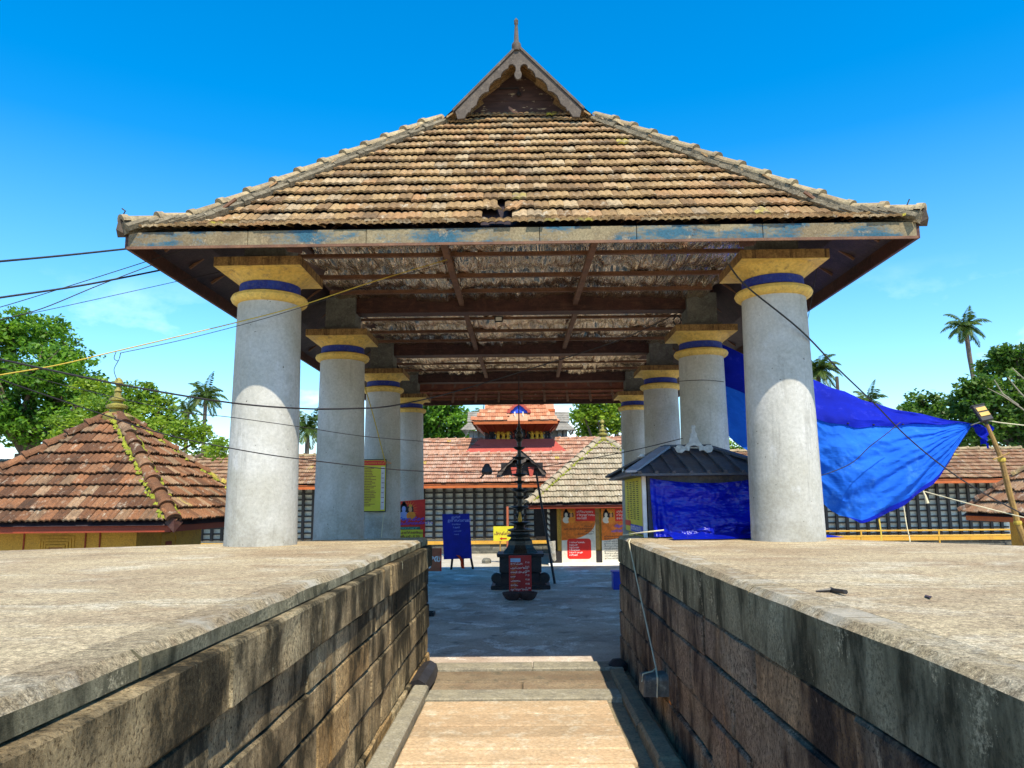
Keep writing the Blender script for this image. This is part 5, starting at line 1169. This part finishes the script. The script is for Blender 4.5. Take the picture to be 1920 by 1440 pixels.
P('shade', MB().lathe([(.01, .09), (.03, .08), (.06, .03), (.075, -.02), (.06, -.05), (.01, -.06)], 12, tuple(q)), M_wire, hl, smooth=True)
P('arm', MB().tube([tuple(q + V(0, 0, .0)), tuple(q + V(-.05, .02, -.06)), tuple(q + V(-.09, .02, -.10))], .012, 5), M_wire, hl)
# ------------------------------------------------------------------ trees and palms
def np_mesh(name, verts, quads, mt):
    me = bpy.data.meshes.new(name); n, m = len(verts), len(quads)
    me.vertices.add(n); me.vertices.foreach_set('co', np.asarray(verts, np.float32).ravel())
    me.loops.add(m * 4); me.loops.foreach_set('vertex_index', np.asarray(quads, np.int32).ravel())
    me.polygons.add(m); me.polygons.foreach_set('loop_start', np.arange(0, m * 4, 4, dtype=np.int32))
    me.update(); me.validate(); me.materials.append(mt); return me
def leaf_quads(c, ll, lw, droop=.2):
    """one folded leaf per centre: a pointed diamond of random direction"""
    n = len(c); a = nr.uniform(0, 2 * np.pi, n); t = nr.normal(-droop, .45, n)
    d = np.stack([np.cos(a) * np.cos(t), np.sin(a) * np.cos(t), np.sin(t)], 1)
    r = nr.normal(0, 1, (n, 3)); r[:, 2] += .2; s = np.cross(d, r); s /= np.linalg.norm(s, axis=1, keepdims=True)
    L = (ll * nr.uniform(.6, 1.3, n))[:, None]; W = (lw * nr.uniform(.7, 1.2, n))[:, None]
    nn = np.cross(d, s)
    v = np.stack([c - d * L * .5, c + s * W * .5 + nn * W * .12, c + d * L * .5, c - s * W * .5 + nn * W * .12], 1)
    return v.reshape(-1, 3), np.arange(n * 4).reshape(-1, 4)
def broad_tree(name, label, base, blobs, ll, lw, density, mt, group='trees behind the temple roofs', trunk=.35, clump=.5, limb_r=.10, sub=1.0):
    """blobs: (centre, radius) clouds of leaf clumps; limbs run from the trunk into each of them"""
    t = T(name, label, 'tree', base, group)
    base = Vector(base); top = sum((b[0] for b in blobs), Vector()) / len(blobs); fork = base.lerp(V(top.x, top.y, max(b[0].z for b in blobs)), .45)
    mb = MB().tube([base, base.lerp(fork, .5) + V(.15, 0, 0), fork], [trunk, trunk * .8, trunk * .65], 9)
    cs = []
    for c, r in blobs:
        mid = fork.lerp(c, .5) + V(rng.uniform(-.3, .3), rng.uniform(-.3, .3), rng.uniform(0, .4))
        mb.tube([fork, mid, c], [limb_r, limb_r * .7, limb_r * .35], 6)
        nb = max(5, int(density * r * r))
        for i in range(nb):
            d = Vector((rng.gauss(0, 1), rng.gauss(0, 1), rng.gauss(0, .85))).normalized() * r * (rng.random() ** .38)
            p = c + d
            if i % 4 == 0: mb.tube([c + d * .1, c + d * .6 + V(0, 0, -.05 * r), p], [limb_r * .3, limb_r * .2, limb_r * .08], 4)
            k = int(rng.uniform(16, 46) * sub); cr = clump * rng.uniform(.5, 1.15)
            q = nr.normal(0, 1, (k, 3)); q /= np.linalg.norm(q, axis=1, keepdims=True); q *= (nr.random((k, 1)) ** .5) * cr; q[:, 2] *= .55; q[:, 2] -= (q[:, 0] ** 2 + q[:, 1] ** 2) * .25 / cr
            cs.append(np.array(p) + q)
    P('trunk', mb, M_bark, t, smooth=True)
    v, f = leaf_quads(np.concatenate(cs), ll, lw)
    P('crown', np_mesh('crown', v, f, mt), None, t)
    return t
def B_(lst, Y, dy=1.2): return [(at(x, y, Y + rng.uniform(-dy, dy)), r * Y / 1440) for x, y, r in lst]
broad_tree('broadleaf_tree', 'big spreading green tree at the far left with dark branches showing', (-20.5, 31, 0), B_([(-40, 640, 70), (25, 622, 52), (88, 628, 46), (128, 668, 44), (70, 690, 55), (10, 715, 60), (150, 712, 42), (185, 735, 32), (105, 752, 50), (40, 790, 60), (-30, 780, 60), (120, 800, 50)], 31), .24, .12, 44, M_leafA, clump=.55, limb_r=.16, trunk=.5)
broad_tree('broadleaf_tree', 'lime green feathery tree behind the left shrine finial', (-14.0, 27, 0), B_([(185, 770, 46), (225, 752, 40), (262, 745, 34), (300, 765, 38), (340, 800, 38), (290, 810, 46), (380, 822, 34), (410, 838, 26), (230, 805, 50), (130, 805, 40), (170, 730, 28)], 27), .19, .08, 75, M_leafB, clump=.42, limb_r=.09, trunk=.28)
broad_tree('broadleaf_tree', 'leafy tree left of the red tower between the columns', (-5.6, 56, 0), B_([(800, 772, 34), (842, 778, 36), (868, 800, 26), (795, 812, 34), (840, 820, 32), (770, 800, 30), (830, 745, 36), (760, 760, 30)], 56), .36, .19, 26, M_leafA, clump=.9, limb_r=.16)
broad_tree('broadleaf_tree', 'airy tree right of the red tower above the pale shrine roof', (6.2, 54, 0), B_([(1098, 790, 28), (1132, 775, 32), (1112, 755, 30), (1155, 795, 30), (1120, 815, 26), (1160, 760, 26), (1210, 790, 30), (1090, 765, 20)], 54), .36, .17, 22, M_leafB, clump=.85, limb_r=.14)
broad_tree('broadleaf_tree', 'low rounded dark tree above the blue tarpaulin', (23, 43, 0), B_([(1705, 785, 36), (1735, 762, 34), (1762, 790, 40), (1690, 812, 34), (1735, 825, 44), (1790, 800, 40), (1800, 838, 40)], 43), .30, .15, 40, M_leafC, clump=.6, limb_r=.12)
broad_tree('broadleaf_tree', 'tallest dark green tree at the right edge behind the lamp pole', (26.5, 40, 0), B_([(1835, 735, 38), (1872, 690, 36), (1905, 672, 36), (1850, 775, 46), (1900, 745, 50), (1940, 700, 50), (1890, 815, 48), (1935, 800, 50), (1828, 815, 36), (1810, 760, 26)], 40), .30, .15, 40, M_leafC, clump=.6, limb_r=.14)
broad_tree('broadleaf_tree', 'small bright green tree glimpsed under the tarpaulin by the second right column', (12.2, 36, 0), B_([(1372, 838, 26), (1395, 855, 24), (1350, 850, 24), (1420, 850, 26)], 36), .22, .10, 22, M_leafB, clump=.5, limb_r=.08, trunk=.2)
bt_ = T('bare_branches', 'pale leafless branches rising at the right edge before the dark tree', 'branch', tuple(at(1935, 800, 34)), None)
for ln_ in ([(1945, 790), (1915, 765), (1880, 742), (1852, 728)], [(1945, 770), (1912, 735), (1890, 708)], [(1950, 745), (1922, 712), (1898, 690)], [(1910, 760), (1880, 738), (1864, 712)]):
    P('branch', MB().tube([tuple(at(x, y, 34)) for x, y in ln_], [.034, .03, .022, .012][:len(ln_)], 6), M_kerb, bt_)
P('branch', MB().tube([tuple(at(1945, 790, 34)), tuple(V(24.0, 34, 0))], [.06, .12], 7), M_kerb, bt_)

def palm(label, px, py, Y, r, nf=20, seed=0, lean=(0, 0), trunk_r=.16, base_px=None):
    rg = random.Random(seed); c = at(px, py, Y); Rm = r * Y / 1440
    t = T('coconut_palm', label, 'palm tree', (c.x + lean[0], c.y, 0), 'coconut palms on the skyline')
    mb = MB(); bx = c.x + lean[0]; pts = [V(bx, c.y, 0), V(bx + (c.x - bx) * .35, c.y, c.z * .5), V(c.x - (c.x - bx) * .12, c.y, c.z * .85), c]
    mb.tube(pts, [trunk_r * 1.25, trunk_r, trunk_r * .85, trunk_r * .8], 8); P('trunk', mb, M_palmtrunk, t, smooth=True)
    vs, fs, rb = [], [], MB()
    for i in range(nf):
        a = 2 * math.pi * (i * .382 + rg.uniform(-.03, .03)); el = R(78 - 105 * (i / nf) + rg.uniform(-10, 10)); L = Rm * rg.uniform(.85, 1.1)
        d = V(math.cos(a) * math.cos(el), math.sin(a) * math.cos(el), math.sin(el)); pts = []; p = c.copy(); n = 16; g_ = 0
        for k in range(n + 1):
            pts.append(p.copy()); d = (d + V(0, 0, -.07 - .007 * k)).normalized(); p = p + d * (L / n)
        rb.tube(pts[::4] + [pts[-1]] if n % 4 else pts[::4], [.03 * Rm / 2.2, .022 * Rm / 2.2, .016 * Rm / 2.2, .01 * Rm / 2.2, .004][:len(pts[::4])], 4)
        for k in range(1, n + 1):
            dd = (pts[k] - pts[k - 1]).normalized(); side = dd.cross(V(0, 0, 1)); side = side.normalized() if side.length > .05 else V(1, 0, 0)
            ll = Rm * (.30 * math.sin(math.pi * min(1, (k + 1.5) / (n + 2))) + .05)
            for s in (-1, 1):
                for h in (0, .5):
                    b = pts[k - 1].lerp(pts[k], h); e = b + (side * s * .75 + dd * .55 + V(0, 0, -.42 - .3 * rg.random())).normalized() * ll * rg.uniform(.75, 1.1)
                    w_ = dd * (.028 * Rm); o = len(vs); m_ = b.lerp(e, .55)
                    vs += [b, m_ + w_ * .8, e, m_ - w_ * .8]; fs.append((o, o + 1, o + 2, o + 3))
    P('fronds', np_mesh('fronds', [tuple(v) for v in vs], fs, M_frond), None, t)
    P('rachis', rb, M_frond, t)
    for k in range(6):
        a = k * 1.05; P('coconut', MB().lathe([(.01, -.12), (.09, -.06), (.10, .02), (.05, .1), (.01, .12)], 7, (c.x + .2 * math.cos(a), c.y + .2 * math.sin(a), c.z - .2)), M_frond, t)
    return t
palm('small coconut palm standing clear of the lime green tree on the left', 386, 742, 52, 48, 22, 1)
palm('lower coconut palm leaning into the left side of its taller neighbour', 352, 768, 54, 36, 16, 2)
palm('coconut palm showing between the first and second left columns', 577, 800, 46, 52, 20, 3)
palm('dense coconut palm close beside the right front column above the tarpaulin', 1533, 692, 44, 52, 26, 4)
palm('low spiky coconut palm peeping over the tarpaulin edge', 1628, 752, 46, 44, 16, 5)
palm('tall slender coconut palm rising high above the right hand trees', 1810, 612, 50, 46, 22, 6, lean=(.6, 0), trunk_r=.17)
palm('coconut palm just showing left of the red tower spire', 905, 778, 60, 30, 14, 8)
tag(P('wooden_pole', MB().tube([tuple(at(1569, 706, 42)), tuple(V(at(1569, 706, 42).x, 42, 0))], .09, 6), M_bark), 'bare dark pole standing above the tarpaulin between two palms', 'pole')
